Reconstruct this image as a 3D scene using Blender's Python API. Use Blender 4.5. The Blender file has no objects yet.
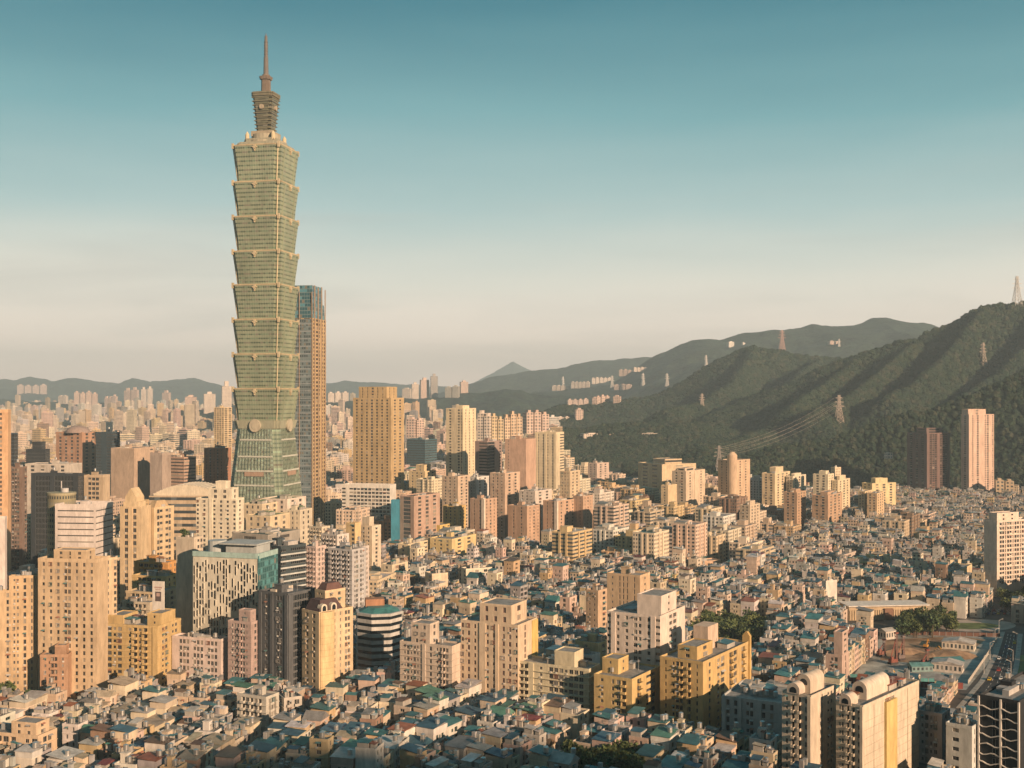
import bpy, math, random
import numpy as np
from mathutils import Vector
sc = bpy.context.scene
COL = sc.collection
F, YH, HC = 1150.0, 395.0, 152.0
rad = math.radians

# ---------------- camera, sky, sun, exposure ----------------
cam = bpy.data.objects.new('camera', bpy.data.cameras.new('camera'))
COL.objects.link(cam)
cam.location = (0, 0, HC); cam.rotation_euler = (rad(90), 0, 0)
cam.data.sensor_width = 36; cam.data.lens = 36*F/1024; cam.data.shift_y = (YH-384)/1024
cam.data.clip_start = 5; cam.data.clip_end = 90000
sc.camera = cam
SUN_EL, SUN_AZ = 17.0, 140.0      # compass azimuth with +Y as north, clockwise: the sun is behind the camera, to the right
W = bpy.data.worlds.new('World'); sc.world = W; W.use_nodes = True
nt = W.node_tree; N = nt.nodes; Lk = nt.links
N.clear()
sky = N.new('ShaderNodeTexSky'); sky.sky_type = 'NISHITA'; sky.sun_disc = False
sky.sun_elevation = rad(SUN_EL); sky.sun_rotation = rad(SUN_AZ)
sky.air_density = 1.0; sky.dust_density = 1.5; sky.ozone_density = 1.5
tc = N.new('ShaderNodeTexCoord'); sep = N.new('ShaderNodeSeparateXYZ')
nz = N.new('ShaderNodeTexNoise'); nz.inputs['Scale'].default_value = 2.2; nz.inputs['Detail'].default_value = 3
mp = N.new('ShaderNodeMapping'); mp.inputs['Scale'].default_value = (1, 1, 7)
Lk.new(tc.outputs['Generated'], mp.inputs['Vector']); Lk.new(mp.outputs[0], nz.inputs['Vector'])
Lk.new(tc.outputs['Generated'], sep.inputs[0])
ad = N.new('ShaderNodeMath'); ad.operation = 'MULTIPLY_ADD'
Lk.new(nz.outputs['Fac'], ad.inputs[0]); ad.inputs[1].default_value = 0.055
ad2 = N.new('ShaderNodeMath'); ad2.operation = 'ADD'; ad2.inputs[1].default_value = -0.0275
Lk.new(sep.outputs['Z'], ad2.inputs[0]); Lk.new(ad2.outputs[0], ad.inputs[2])
rp = N.new('ShaderNodeValToRGB'); Lk.new(ad.outputs[0], rp.inputs[0])
cr = rp.color_ramp
SKY = [(0.0, (1.14, .85, .69)), (0.05, (1.04, .86, .72)), (0.10, (.77, .745, .645)), (0.16, (.39, .54, .53)), (0.23, (.155, .365, .395)), (0.32, (.030, .19, .245)), (.5, (.03, .16, .21)), (1.0, (.035, .19, .25))]
while len(cr.elements) > 1: cr.elements.remove(cr.elements[-1])
cr.elements[0].position = SKY[0][0]; cr.elements[0].color = (*SKY[0][1], 1)
for p, c in SKY[1:]:
    e = cr.elements.new(p); e.color = (*c, 1)
bg = N.new('ShaderNodeBackground'); bg2 = N.new('ShaderNodeBackground'); ads = N.new('ShaderNodeAddShader')
Lk.new(sky.outputs[0], bg.inputs[0]); bg.inputs[1].default_value = 0.003
nz2 = N.new('ShaderNodeTexNoise'); nz2.inputs['Scale'].default_value = 2.6; nz2.inputs['Detail'].default_value = 5; nz2.inputs['Distortion'].default_value = .6
mp2 = N.new('ShaderNodeMapping'); mp2.inputs['Scale'].default_value = (1, 1, 9); mp2.inputs['Location'].default_value = (.3, .2, 1.4)
Lk.new(tc.outputs['Generated'], mp2.inputs['Vector']); Lk.new(mp2.outputs[0], nz2.inputs['Vector'])
sm1 = N.new('ShaderNodeMapRange'); sm1.interpolation_type = 'SMOOTHSTEP'; Lk.new(nz2.outputs['Fac'], sm1.inputs[0]); sm1.inputs[1].default_value = .46; sm1.inputs[2].default_value = .72; sm1.inputs[4].default_value = .34
sm2 = N.new('ShaderNodeMapRange'); sm2.interpolation_type = 'SMOOTHSTEP'; Lk.new(sep.outputs['Z'], sm2.inputs[0]); sm2.inputs[1].default_value = .22; sm2.inputs[2].default_value = .10
mm = N.new('ShaderNodeMath'); mm.operation = 'MULTIPLY'; Lk.new(sm1.outputs[0], mm.inputs[0]); Lk.new(sm2.outputs[0], mm.inputs[1])
mxs = N.new('ShaderNodeMix'); mxs.data_type = 'RGBA'; Lk.new(mm.outputs[0], mxs.inputs[0]); Lk.new(rp.outputs[0], mxs.inputs[6]); mxs.inputs[7].default_value = (.44, .44, .41, 1)
# the half of the sky behind the viewer is dimmed to add contrast
sm4 = N.new('ShaderNodeMapRange'); sm4.interpolation_type = 'SMOOTHSTEP'; Lk.new(sep.outputs['Y'], sm4.inputs[0]); sm4.inputs[1].default_value = -.5; sm4.inputs[2].default_value = .5; sm4.inputs[3].default_value = .55; sm4.inputs[4].default_value = 1
scv = N.new('ShaderNodeVectorMath'); scv.operation = 'SCALE'; Lk.new(mxs.outputs[2], scv.inputs[0]); Lk.new(sm4.outputs[0], scv.inputs['Scale']); Lk.new(scv.outputs[0], bg2.inputs[0]); bg2.inputs[1].default_value = 0.66
out = N.new('ShaderNodeOutputWorld')
Lk.new(bg.outputs[0], ads.inputs[0]); Lk.new(bg2.outputs[0], ads.inputs[1]); Lk.new(ads.outputs[0], out.inputs[0])
sun = bpy.data.objects.new('sun', bpy.data.lights.new('sun', 'SUN')); COL.objects.link(sun)
sun.data.energy = 5.0; sun.data.angle = rad(0.6); sun.data.color = (1.0, .665, .425)
sd = Vector((math.sin(rad(SUN_AZ))*math.cos(rad(SUN_EL)), math.cos(rad(SUN_AZ))*math.cos(rad(SUN_EL)), math.sin(rad(SUN_EL))))
sun.rotation_euler = sd.to_track_quat('Z', 'Y').to_euler(); sun.location = (900, -1200, 900)
sc.view_settings.view_transform = 'Standard'; sc.view_settings.look = 'None'
sc.view_settings.exposure = 0.77; sc.view_settings.gamma = 1
sc.view_settings.use_curve_mapping = False
sc.cycles.max_bounces = 4; sc.cycles.diffuse_bounces = 2; sc.cycles.glossy_bounces = 2
sc.cycles.transmission_bounces = 2; sc.cycles.volume_bounces = 0; sc.cycles.transparent_max_bounces = 4
sc.cycles.use_denoising = True
sc.cycles.sample_clamp_indirect = 3

# ---------------- helpers ----------------
R = random.Random(7)
def P(px, py, D): return Vector(((px-512)*D/F, D, HC-(py-YH)*D/F))
def gd(y): return F*HC/(y-YH)
def pix(x, y, z): return (512+F*x/y, YH+F*(HC-z)/y)
def tag(o, label=None, cat=None, group=None, kind=None):
    if label: o['label'] = label
    if cat: o['category'] = cat
    if group: o['group'] = group
    if kind: o['kind'] = kind
    return o
def link(o, parent=None, loc=None, rz=None, color=None):
    COL.objects.link(o)
    if parent: o.parent = parent
    if loc is not None: o.location = loc
    if rz is not None: o.rotation_euler = (0, 0, rz)
    if color is not None: o.color = (*color, 1)
    return o
def empty(name, loc=(0, 0, 0), rz=0):
    o = bpy.data.objects.new(name, None); o.empty_display_size = 2
    return link(o, None, loc, rz)
class MB:
    def __init__(s): s.v = []; s.f = []; s.m = []; s.uv = []; s.c = []; s.hasuv = False
    def face(s, pts, mat=0, uv=None, col=None):
        n = len(s.v); s.v += [tuple(p) for p in pts]; s.f.append(tuple(range(n, n+len(pts)))); s.m.append(mat)
        if uv: s.hasuv = True
        s.uv.append(uv); s.c.append(col)
    def box(s, x0, x1, y0, y1, z0, z1, mat=0, top=None, col=None, tcol=None, bottom=True, uvs=None):
        A = (x0, y0, z0); B = (x1, y0, z0); C = (x1, y1, z0); D = (x0, y1, z0)
        a = (x0, y0, z1); b = (x1, y0, z1); c = (x1, y1, z1); d = (x0, y1, z1)
        for q, L in (((A, B, b, a), x1-x0), ((B, C, c, b), y1-y0), ((C, D, d, c), x1-x0), ((D, A, a, d), y1-y0)):
            uv = None
            if uvs:
                nu = max(1, round(L/uvs[0])); nv = max(1, round((z1-z0)/uvs[1])); o = s_uvoff()
                uv = ((o, o), (o+nu, o), (o+nu, o+nv), (o, o+nv))
            s.face(q, mat, uv, col)
        s.face((a, b, c, d), mat if top is None else top, None, tcol or col)
        if bottom: s.face((D, C, B, A), mat, None, col)
    def prism(s, poly, z0, z1, mat=0, top=None, poly1=None, uvw=None, col=None, tcol=None):
        p1 = poly1 or poly; n = len(poly); acc = 0
        for i in range(n):
            j = (i+1) % n; uv = None
            if uvw:
                L = math.dist(poly[i], poly[j]); nu = max(1, round(L/uvw[0])); nv = max(1, round((z1-z0)/uvw[1]))
                uv = ((0, 0), (nu, 0), (nu, nv), (0, nv))
            s.face(((*poly[i], z0), (*poly[j], z0), (*p1[j], z1), (*p1[i], z1)), mat, uv, col)
        s.face([(*p, z1) for p in p1], mat if top is None else top, None, tcol or col)
        s.face([(*p, z0) for p in reversed(poly)], mat, None, col)
    def cyl(s, x, y, r, z0, z1, n=10, mat=0, r1=None, top=None, uvw=None, col=None):
        r1 = r if r1 is None else r1
        g = lambda q: [(x+q*math.cos(2*math.pi*i/n), y+q*math.sin(2*math.pi*i/n)) for i in range(n)]
        s.prism(g(r), z0, z1, mat, top, g(max(r1, .01)), uvw, col)
    def bar(s, a, b, w, mat=0):
        a = Vector(a); b = Vector(b); d = (b-a).normalized()
        u = d.cross(Vector((0, 0, 1))); u = Vector((1, 0, 0)) if u.length < .01 else u.normalized()
        t = d.cross(u)*w/2; u = u*w/2
        q = [u+t, t-u, -u-t, u-t]
        for i in range(4):
            j = (i+1) % 4; s.face((a+q[i], b+q[i], b+q[j], a+q[j]), mat)
    def mesh(s, name, mats):
        me = bpy.data.meshes.new(name); me.from_pydata(s.v, [], s.f)
        for m in mats: me.materials.append(m)
        if len(mats) > 1: me.polygons.foreach_set('material_index', s.m)
        if s.hasuv:
            l = me.uv_layers.new(name='UVMap'); a = []
            for f, uv in zip(s.f, s.uv):
                if uv:
                    for q in uv: a += q
                else: a += [.05]*(2*len(f))
            l.data.foreach_set('uv', a)
        if any(c is not None for c in s.c):
            at = me.attributes.new('Col', 'FLOAT_COLOR', 'CORNER'); a = []
            for f, c in zip(s.f, s.c):
                a += [*(c or (.4, .4, .4)), 1.0]*len(f)
            at.data.foreach_set('color', a)
        return me
    def build(s, name, mats, parent=None, color=None, loc=None, rz=None):
        if not s.f: return None
        if not isinstance(mats, (list, tuple)): mats = [mats]
        return link(bpy.data.objects.new(name, s.mesh(name, mats)), parent, loc, rz, color)
_uo = [0]
def s_uvoff():
    _uo[0] = (_uo[0]+37) % 900; return _uo[0]

# ---------------- materials ----------------
def mat(name, col=(.5, .5, .5), src=None, rough=.85, grime=.18, gscale=.12, win=None, glass=(.045, .055, .06), metallic=0, corr=False, bump=0, jitter=0, wsize=(.24, .76, .28, .78)):
    m = bpy.data.materials.new(name); m.use_nodes = True
    t = m.node_tree; n = t.nodes; l = t.links
    b = n['Principled BSDF']; b.inputs['Roughness'].default_value = rough; b.inputs['Metallic'].default_value = metallic
    b.inputs['Specular IOR Level'].default_value = .3
    def M(op, a, c=None, cl=False):
        q = n.new('ShaderNodeMath'); q.operation = op; q.use_clamp = cl
        for i, v in enumerate((a, c)):
            if v is None: continue
            if isinstance(v, (int, float)): q.inputs[i].default_value = v
            else: l.new(v, q.inputs[i])
        return q.outputs[0]
    def mix(f, a, c, bt='MIX'):
        q = n.new('ShaderNodeMix'); q.data_type = 'RGBA'; q.blend_type = bt
        for s_, v in ((q.inputs[0], f), (q.inputs[6], a), (q.inputs[7], c)):
            if isinstance(v, (int, float)): s_.default_value = v
            elif isinstance(v, tuple): s_.default_value = (*v[:3], 1)
            else: l.new(v, s_)
        return q.outputs[2]
    if src == 'obj': base = n.new('ShaderNodeObjectInfo').outputs['Color']
    elif src == 'attr':
        a = n.new('ShaderNodeAttribute'); a.attribute_name = 'Col'; base = a.outputs['Color']
    else:
        r = n.new('ShaderNodeRGB'); r.outputs[0].default_value = (*col, 1); base = r.outputs[0]
    geo = n.new('ShaderNodeNewGeometry')
    mpn = n.new('ShaderNodeMapping'); mpn.inputs['Scale'].default_value = (1, 1, .35); l.new(geo.outputs['Position'], mpn.inputs[0])
    if grime:
        g = n.new('ShaderNodeTexNoise'); g.inputs['Scale'].default_value = gscale; g.inputs['Detail'].default_value = 6; g.inputs['Roughness'].default_value = .7
        l.new(mpn.outputs[0], g.inputs['Vector'])
        mr = n.new('ShaderNodeMapRange'); l.new(g.outputs['Fac'], mr.inputs[0])
        mr.inputs[1].default_value = .3; mr.inputs[2].default_value = .7; mr.inputs[3].default_value = 1-grime*1.6; mr.inputs[4].default_value = 1+grime*.7
        v = n.new('ShaderNodeVectorMath'); v.operation = 'SCALE'; l.new(base, v.inputs[0]); l.new(mr.outputs[0], v.inputs['Scale']); base = v.outputs[0]
    if grime and src in ('obj', 'attr'):
        g2 = n.new('ShaderNodeTexNoise'); g2.inputs['Scale'].default_value = .55; g2.inputs['Detail'].default_value = 5; g2.inputs['Roughness'].default_value = .65
        mp3 = n.new('ShaderNodeMapping'); mp3.inputs['Scale'].default_value = (1, 1, .3); l.new(geo.outputs['Position'], mp3.inputs[0]); l.new(mp3.outputs[0], g2.inputs['Vector'])
        m3 = n.new('ShaderNodeMapRange'); l.new(g2.outputs['Fac'], m3.inputs[0]); m3.inputs[1].default_value = .36; m3.inputs[2].default_value = .66; m3.inputs[3].default_value = .82; m3.inputs[4].default_value = 1.06
        v = n.new('ShaderNodeVectorMath'); v.operation = 'SCALE'; l.new(base, v.inputs[0]); l.new(m3.outputs[0], v.inputs['Scale']); base = v.outputs[0]
    if jitter:
        oi = n.new('ShaderNodeObjectInfo')
        mr = n.new('ShaderNodeMapRange'); l.new(oi.outputs['Random'], mr.inputs[0]); mr.inputs[3].default_value = 1-jitter; mr.inputs[4].default_value = 1+jitter
        v = n.new('ShaderNodeVectorMath'); v.operation = 'SCALE'; l.new(base, v.inputs[0]); l.new(mr.outputs[0], v.inputs['Scale']); base = v.outputs[0]
    if win:
        uvn = n.new('ShaderNodeUVMap'); s3 = n.new('ShaderNodeSeparateXYZ'); l.new(uvn.outputs[0], s3.inputs[0])
        fu = M('FRACT', s3.outputs[0]); fv = M('FRACT', s3.outputs[1])
        fl = n.new('ShaderNodeVectorMath'); fl.operation = 'FLOOR'; l.new(uvn.outputs[0], fl.inputs[0])
        wn = n.new('ShaderNodeTexWhiteNoise'); wn.noise_dimensions = '2D'; l.new(fl.outputs[0], wn.inputs['Vector'])
        u0, u1, v0, v1 = wsize
        mv = M('MULTIPLY', M('GREATER_THAN', fv, v0), M('LESS_THAN', fv, v1))
        if win == 'band': mask = mv
        else: mask = M('MULTIPLY', mv, M('MULTIPLY', M('GREATER_THAN', fu, u0), M('LESS_THAN', fu, u1)))
        # cells that hold no window at all on a few columns
        r2 = n.new('ShaderNodeValToRGB'); l.new(wn.outputs['Value'], r2.inputs[0]); e = r2.color_ramp.elements
        r2.color_ramp.interpolation = 'CONSTANT'
        e[0].color = (*glass, 1); e[1].position = .62; e[1].color = (*[min(1, q*2.2) for q in glass], 1)
        q = e.new(.86); q.color = (.22, .21, .18, 1)
        base = mix(mask, base, r2.outputs[0])
        rr = M('SUBTRACT', rough, M('MULTIPLY', mask, rough-.25)); l.new(rr, b.inputs['Roughness'])
    if corr:
        w = n.new('ShaderNodeTexWave'); w.inputs['Scale'].default_value = 1.1; w.bands_direction = 'X'
        tcn = n.new('ShaderNodeTexCoord'); l.new(tcn.outputs['Object'], w.inputs['Vector'])
        base = mix(M('MULTIPLY', w.outputs['Fac'], .22), base, (.05, .05, .05), 'MIX')
    if bump:
        nb = n.new('ShaderNodeTexNoise'); nb.inputs['Scale'].default_value = bump[0]; nb.inputs['Detail'].default_value = 5
        l.new(geo.outputs['Position'], nb.inputs['Vector'])
        bn = n.new('ShaderNodeBump'); bn.inputs['Strength'].default_value = bump[1]; bn.inputs['Distance'].default_value = bump[2]
        l.new(nb.outputs['Fac'], bn.inputs['Height']); l.new(bn.outputs[0], b.inputs['Normal'])
    l.new(base, b.inputs['Base Color'])
    return m
MW = mat('wall_render', src='obj')
MWW = mat('wall_with_windows', src='obj', win='grid')
MWB = mat('wall_with_window_bands', src='obj', win='band', wsize=(0, 1, .35, .8))
MRF = mat('roof_concrete', src='obj', grime=.3, gscale=.3)
MRM = mat('roof_metal_sheet', src='obj', rough=.5, grime=.3, gscale=.25, corr=True)
MTR = mat('trim_paint', src='obj', grime=.1, gscale=.4)
MAW = mat('attr_wall', src='attr', win='grid'); MAR = mat('attr_roof', src='attr', rough=.6, grime=.32, gscale=.3); MAP = mat('attr_plain', src='attr')
MST = mat('stainless_steel', (.62, .62, .6), rough=.35, metallic=.8, grime=.1)
MFR = mat('window_frame', src='obj', grime=0, rough=.5)
def glass_mat(name, cols, rough=.12):
    m = bpy.data.materials.new(name); m.use_nodes = True; t = m.node_tree; n = t.nodes; l = t.links
    b = n['Principled BSDF']; b.inputs['Roughness'].default_value = rough
    oi = n.new('ShaderNodeObjectInfo'); rp = n.new('ShaderNodeValToRGB'); rp.color_ramp.interpolation = 'CONSTANT'
    l.new(oi.outputs['Random'], rp.inputs[0]); e = rp.color_ramp.elements
    e[0].color = (*cols[0][1], 1)
    for k, (p, c) in enumerate(cols[1:]):
        q = e[1] if k == 0 else e.new(p); q.position = p; q.color = (*c, 1)
    l.new(rp.outputs[0], b.inputs['Base Color']); return m
MGL = glass_mat('window_glass', [(0, (.02, .025, .028)), (.45, (.05, .05, .048)), (.7, (.1, .09, .075)), (.88, (.3, .27, .22))])
MGD = mat('dark_curtain_glass', (.015, .022, .028), rough=.1, grime=.3, gscale=.5)
MASPH = mat('asphalt', (.05, .052, .055), rough=.9, grime=.3, gscale=.05)
# ---------------- ground and hills ----------------
def fbm(x, y, sc_, oct=4, seed=0):
    r = np.random.RandomState(seed); v = np.zeros_like(x); a = 1.; s = 1./sc_; tot = 0
    G = r.rand(64, 64)
    for o in range(oct):
        X = x*s+17.3*o; Y = y*s+9.1*o
        xi = np.floor(X).astype(int); yi = np.floor(Y).astype(int); fx = X-xi; fy = Y-yi
        fx = fx*fx*(3-2*fx); fy = fy*fy*(3-2*fy)
        g = lambda i, j: G[(xi+i) % 64, (yi+j) % 64]
        v += a*((g(0, 0)*(1-fx)+g(1, 0)*fx)*(1-fy)+(g(0, 1)*(1-fx)+g(1, 1)*fx)*fy); tot += a
        a *= .5; s *= 2.03
    return v/tot
RIDGES = []   # (crest points, width toward camera, noise)
def ridge(pts, D, w, D1=None, pw=1.0):
    n = len(pts); Ds = [D+(D1-D)*i/(n-1) if D1 else D for i in range(n)]
    RIDGES.append(([tuple(P(a, b, d)) for (a, b), d in zip(pts, Ds)], w, pw))
# far ranges
ridge([(-120, 384), (0, 379), (14, 380), (30, 377), (50, 381), (75, 378), (100, 381), (120, 383), (134, 377), (150, 381), (180, 379), (195, 378), (222, 386), (260, 390), (320, 384), (345, 381), (380, 382), (420, 385), (470, 387)], 11500, 1500)
ridge([(465, 386), (480, 379), (495, 371), (513, 361), (525, 367), (540, 375), (560, 385)], 15500, 900)
ridge([(440, 392), (470, 384), (490, 377), (530, 371), (557, 369), (575, 364), (600, 361), (620, 358), (655, 357), (680, 357), (720, 362), (760, 375)], 8200, 1300)
ridge([(610, 385), (655, 356), (675, 346), (690, 341), (705, 339), (720, 340), (745, 334), (770, 329), (800, 327), (812, 325), (830, 326), (855, 324), (872, 319), (890, 319), (905, 322), (925, 325), (945, 331), (1000, 340), (1100, 350)], 6000, 1500)
ridge([(250, 402), (330, 402), (400, 399), (440, 396), (480, 391), (505, 389), (530, 393), (560, 396), (600, 398), (650, 398), (700, 392)], 5200, 650)
ridge([(30, 402), (50, 400), (90, 402), (130, 406), (180, 409)], 6800, 330)
ridge([(-60, 401), (0, 400), (40, 401)], 7800, 300)
# middle peak and its spurs
ridge([(560, 411), (600, 408), (640, 404), (660, 397), (685, 384), (705, 372), (730, 358), (745, 352), (753, 350), (765, 353), (790, 357), (815, 359), (845, 362), (880, 368)], 3500, 420)
ridge([(753, 351), (742, 372), (728, 392), (700, 404), (670, 414)], 3450, 190, 2900)
ridge([(820, 360), (800, 378), (780, 400), (755, 415)], 3420, 190, 2750)
# the big ridge on the right and its spurs
ridge([(790, 385), (815, 372), (840, 362), (860, 354), (880, 349), (895, 343), (905, 341), (918, 341), (926, 333), (936, 330), (948, 326), (960, 321), (972, 312), (985, 307), (1000, 304), (1015, 306), (1030, 303), (1080, 292), (1150, 285)], 2850, 300)
ridge([(918, 342), (895, 362), (872, 382), (850, 398), (815, 412)], 2820, 150, 2450)
ridge([(985, 308), (962, 338), (940, 365), (915, 385), (890, 396)], 2820, 150, 2430)
ridge([(1060, 305), (1030, 345), (1000, 372), (970, 396), (940, 412)], 2750, 140, 2400)
ridge([(862, 355), (835, 378), (808, 396), (790, 412)], 2840, 130, 2520)
ridge([(725, 466), (750, 456), (775, 449), (800, 446), (830, 441), (860, 430), (885, 419), (905, 414), (925, 413), (950, 404), (975, 394), (1000, 383), (1024, 372), (1060, 360), (1120, 350)], 1960, 120)
ridge([(560, 432), (600, 430), (640, 427), (690, 424), (725, 428), (755, 440)], 2600, 240)
ridge([(700, 452), (725, 446), (750, 438), (770, 430)], 2150, 170, 2500)
def hill(x, y):
    x = np.asarray(x, float); y = np.asarray(y, float)
    wob = fbm(x, y, 330, 4, 3)-.5; fine = fbm(x, y, 120, 4, 5)-.5
    ang = 0
    best = np.full_like(x, -40.); off = np.zeros_like(x)
    for pts, w, pw in RIDGES:
        A = np.array(pts)
        xmin, xmax = A[:, 0].min()-w*2.6, A[:, 0].max()+w*2.6; ymin, ymax = A[:, 1].min()-w*2.6, A[:, 1].max()+w*2.6
        m = (x > xmin) & (x < xmax) & (y > ymin) & (y < ymax)
        if not m.any(): continue
        X = x[m]; Y = y[m]; bd = np.full(X.shape, 1e9); bz = np.zeros_like(X)
        for i in range(len(A)-1):
            ax, ay, az = A[i]; bx, by, bz_ = A[i+1]; dx, dy = bx-ax, by-ay
            t = np.clip(((X-ax)*dx+(Y-ay)*dy)/(dx*dx+dy*dy), 0, 1)
            d = np.hypot(X-ax-t*dx, Y-ay-t*dy); q = d < bd
            bd = np.where(q, d, bd); bz = np.where(q, az+t*(bz_-az), bz)
        k = np.clip(bd/w, 0, 4)
        # side valleys: the width swells and pinches along the ridge
        sp = 1+1.1*wob[m]
        k2 = np.clip(bd/(w*sp), 0, 4)
        h = (bz+30)*np.exp(-np.power(k2, 1.25)*1.05)-30
        off[m] = np.where(h > best[m], bd/w*1.6, off[m]); best[m] = np.maximum(best[m], h)
    amp = np.clip((best)/60, 0, 1)
    rid = 1-2*np.abs(fbm(x, y, 260, 4, 9)-.5)     # gullies and rounded side spurs
    return best+(fine*20+(rid-.86)*46*np.clip(off, 0, 1))*np.minimum(amp, 1)*np.clip(y/2500, .7, 2.0)*np.where(best > 0, 1, 0)
def hill1(x, y): return float(hill(np.array([x]), np.array([y]))[0])
def on_hill(px, py, Dmin=1500, Dmax=16000):
    D = Dmin
    while D < Dmax:
        p = P(px, py, D)
        if max(0, hill1(p.x, p.y)) > p.z: return Vector((p.x, p.y, max(0, hill1(p.x, p.y))))
        D *= 1.006
    return None
def grid_mesh(name, X, Y, Z, mats):
    n, m = X.shape; v = np.stack([X, Y, Z], -1).reshape(-1, 3)
    i = np.arange(n*m).reshape(n, m); q = np.stack([i[:-1, :-1], i[:-1, 1:], i[1:, 1:], i[1:, :-1]], -1).reshape(-1, 4)
    me = bpy.data.meshes.new(name); me.vertices.add(len(v)); me.vertices.foreach_set('co', v.ravel())
    me.loops.add(q.size); me.loops.foreach_set('vertex_index', q.ravel())
    me.polygons.add(len(q)); me.polygons.foreach_set('loop_start', np.arange(0, q.size, 4)); me.polygons.foreach_set('loop_total', np.full(len(q), 4))
    me.polygons.foreach_set('use_smooth', np.ones(len(q), bool))
    me.update(); me.validate()
    for k in mats: me.materials.append(k)
    return link(bpy.data.objects.new(name, me))
MHILL = mat('hill_forest', (.025, .046, .03), grime=.6, gscale=.018, bump=(.035, 1.0, 14))
MFAR = MHILL
az = np.linspace(-.66, .66, 620); dd = np.exp(np.linspace(math.log(1500), math.log(21000), 420))
AZ, DD = np.meshgrid(az, dd)
HX = AZ*DD; HY = DD*1.0
HZ = hill(HX, HY)-1.0
tag(grid_mesh('hills', HX, HY, HZ, [MHILL]), kind='structure')
MGRD = mat('city_ground', (.085, .082, .078), grime=.35, gscale=.04)
g = MB(); S = 45000
g.face(((-S, -6000, 0), (S, -6000, 0), (S, S, 0), (-S, S, 0)))
tag(g.build('ground', MGRD), kind='structure')
# added unseen hill behind the drone, crest shaped to shade the near streets
hx = np.linspace(-2200, 3200, 300); hy = np.linspace(-2600, 60, 80); HX2, HY2 = np.meshgrid(hx, hy)
sdir = np.array([sd.x, sd.y])/math.hypot(sd.x, sd.y)
d2 = HX2*sdir[0]+HY2*sdir[1]
HB = 1.0
CX = hx[None, :]+0*HY2
HT = np.interp(CX[0], [-2200, 710, 790, 820, 955, 1015, 1500, 3200], [300, 400, 418, 446, 448, 385, 380, 300])
HT = (HT[None, :]-31)*math.tan(rad(SUN_EL))/math.tan(rad(15))+30*(fbm(HX2, HY2*0, 90, 4, 8)-.5)
Z2 = HT*np.exp(-((HY2+700)/330)**2)-4
tag(grid_mesh('unseen_shade_hill', HX2, HY2, Z2, [MHILL]), kind='structure')

# ---------------- forest cover on the near hills (uncountable crowns) ----------------
def forest():
    rs = np.random.RandomState(11)
    n = 150000
    D = 1500+(rs.rand(n)**.8)*2600; A = -.05+rs.rand(n)*.62
    x = A*D; y = D; z = hill(x, y)
    keep = z > 5
    # drop crowns that cannot be seen: behind a crest
    x, y, z = x[keep], y[keep], z[keep]
    px = 512+F*x/y; py = YH-F*(z-HC)/y
    o = np.argsort(y); vis = np.zeros(len(x), bool); top = np.full(900, 1e9)
    for i in o:
        c = int(px[i]-400)
        if 0 <= c < 900:
            if py[i]-4 < top[c]: vis[i] = True
            if py[i] < top[c]: top[c] = py[i]
    vis |= rs.rand(len(x)) < .12
    x, y, z = x[vis], y[vis], z[vis]
    s = (3.6+3.6*rs.rand(len(x))**1.5)*np.clip(y/2300, .8, 1.5)
    me = bpy.data.meshes.new('forest'); me.vertices.add(len(x)); me.vertices.foreach_set('co', np.stack([x, y, z+s*.25], -1).ravel())
    a = me.attributes.new('size', 'FLOAT', 'POINT'); a.data.foreach_set('value', s.astype(np.float32))
    ob = link(bpy.data.objects.new('forest', me))
    m = MB_forest()
    me.materials.append(m)
    ng = bpy.data.node_groups.new('forest_crowns', 'GeometryNodeTree')
    ng.interface.new_socket('Geometry', in_out='INPUT', socket_type='NodeSocketGeometry'); ng.interface.new_socket('Geometry', in_out='OUTPUT', socket_type='NodeSocketGeometry')
    n_ = ng.nodes; l = ng.links
    gi = n_.new('NodeGroupInput'); go = n_.new('NodeGroupOutput')
    ico = n_.new('GeometryNodeMeshIcoSphere'); ico.inputs['Subdivisions'].default_value = 3; ico.inputs['Radius'].default_value = 1
    spn = n_.new('GeometryNodeSetPosition'); nt_ = n_.new('ShaderNodeTexNoise'); nt_.inputs['Scale'].default_value = 2.3; nt_.inputs['Detail'].default_value = 3
    sub = n_.new('ShaderNodeVectorMath'); sub.operation = 'SUBTRACT'; sub.inputs[1].default_value = (.5, .5, .5)
    scl = n_.new('ShaderNodeVectorMath'); scl.operation = 'SCALE'; scl.inputs['Scale'].default_value = 1.5
    l.new(nt_.outputs['Color'], sub.inputs[0]); l.new(sub.outputs[0], scl.inputs[0]); l.new(scl.outputs[0], spn.inputs['Offset'])
    l.new(ico.outputs[0], spn.inputs['Geometry'])
    ins = n_.new('GeometryNodeInstanceOnPoints'); na = n_.new('GeometryNodeInputNamedAttribute'); na.data_type = 'FLOAT'; na.inputs['Name'].default_value = 'size'
    rv = n_.new('FunctionNodeRandomValue'); rv.data_type = 'FLOAT_VECTOR'; rv.inputs[0].default_value = (0, 0, 0); rv.inputs[1].default_value = (6.28, 6.28, 6.28)
    sm = n_.new('GeometryNodeSetMaterial'); sm.inputs['Material'].default_value = m
    l.new(spn.outputs[0], sm.inputs[0]); l.new(sm.outputs[0], ins.inputs['Instance']); l.new(gi.outputs[0], ins.inputs['Points'])
    l.new(na.outputs['Attribute'], ins.inputs['Scale']); l.new(rv.outputs[0], ins.inputs['Rotation'])
    l.new(ins.outputs[0], go.inputs[0])
    md = ob.modifiers.new('crowns', 'NODES'); md.node_group = ng
    tag(ob, 'dense green forest of broad crowns covering the slopes of the near hills', 'forest', kind='stuff')
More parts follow.
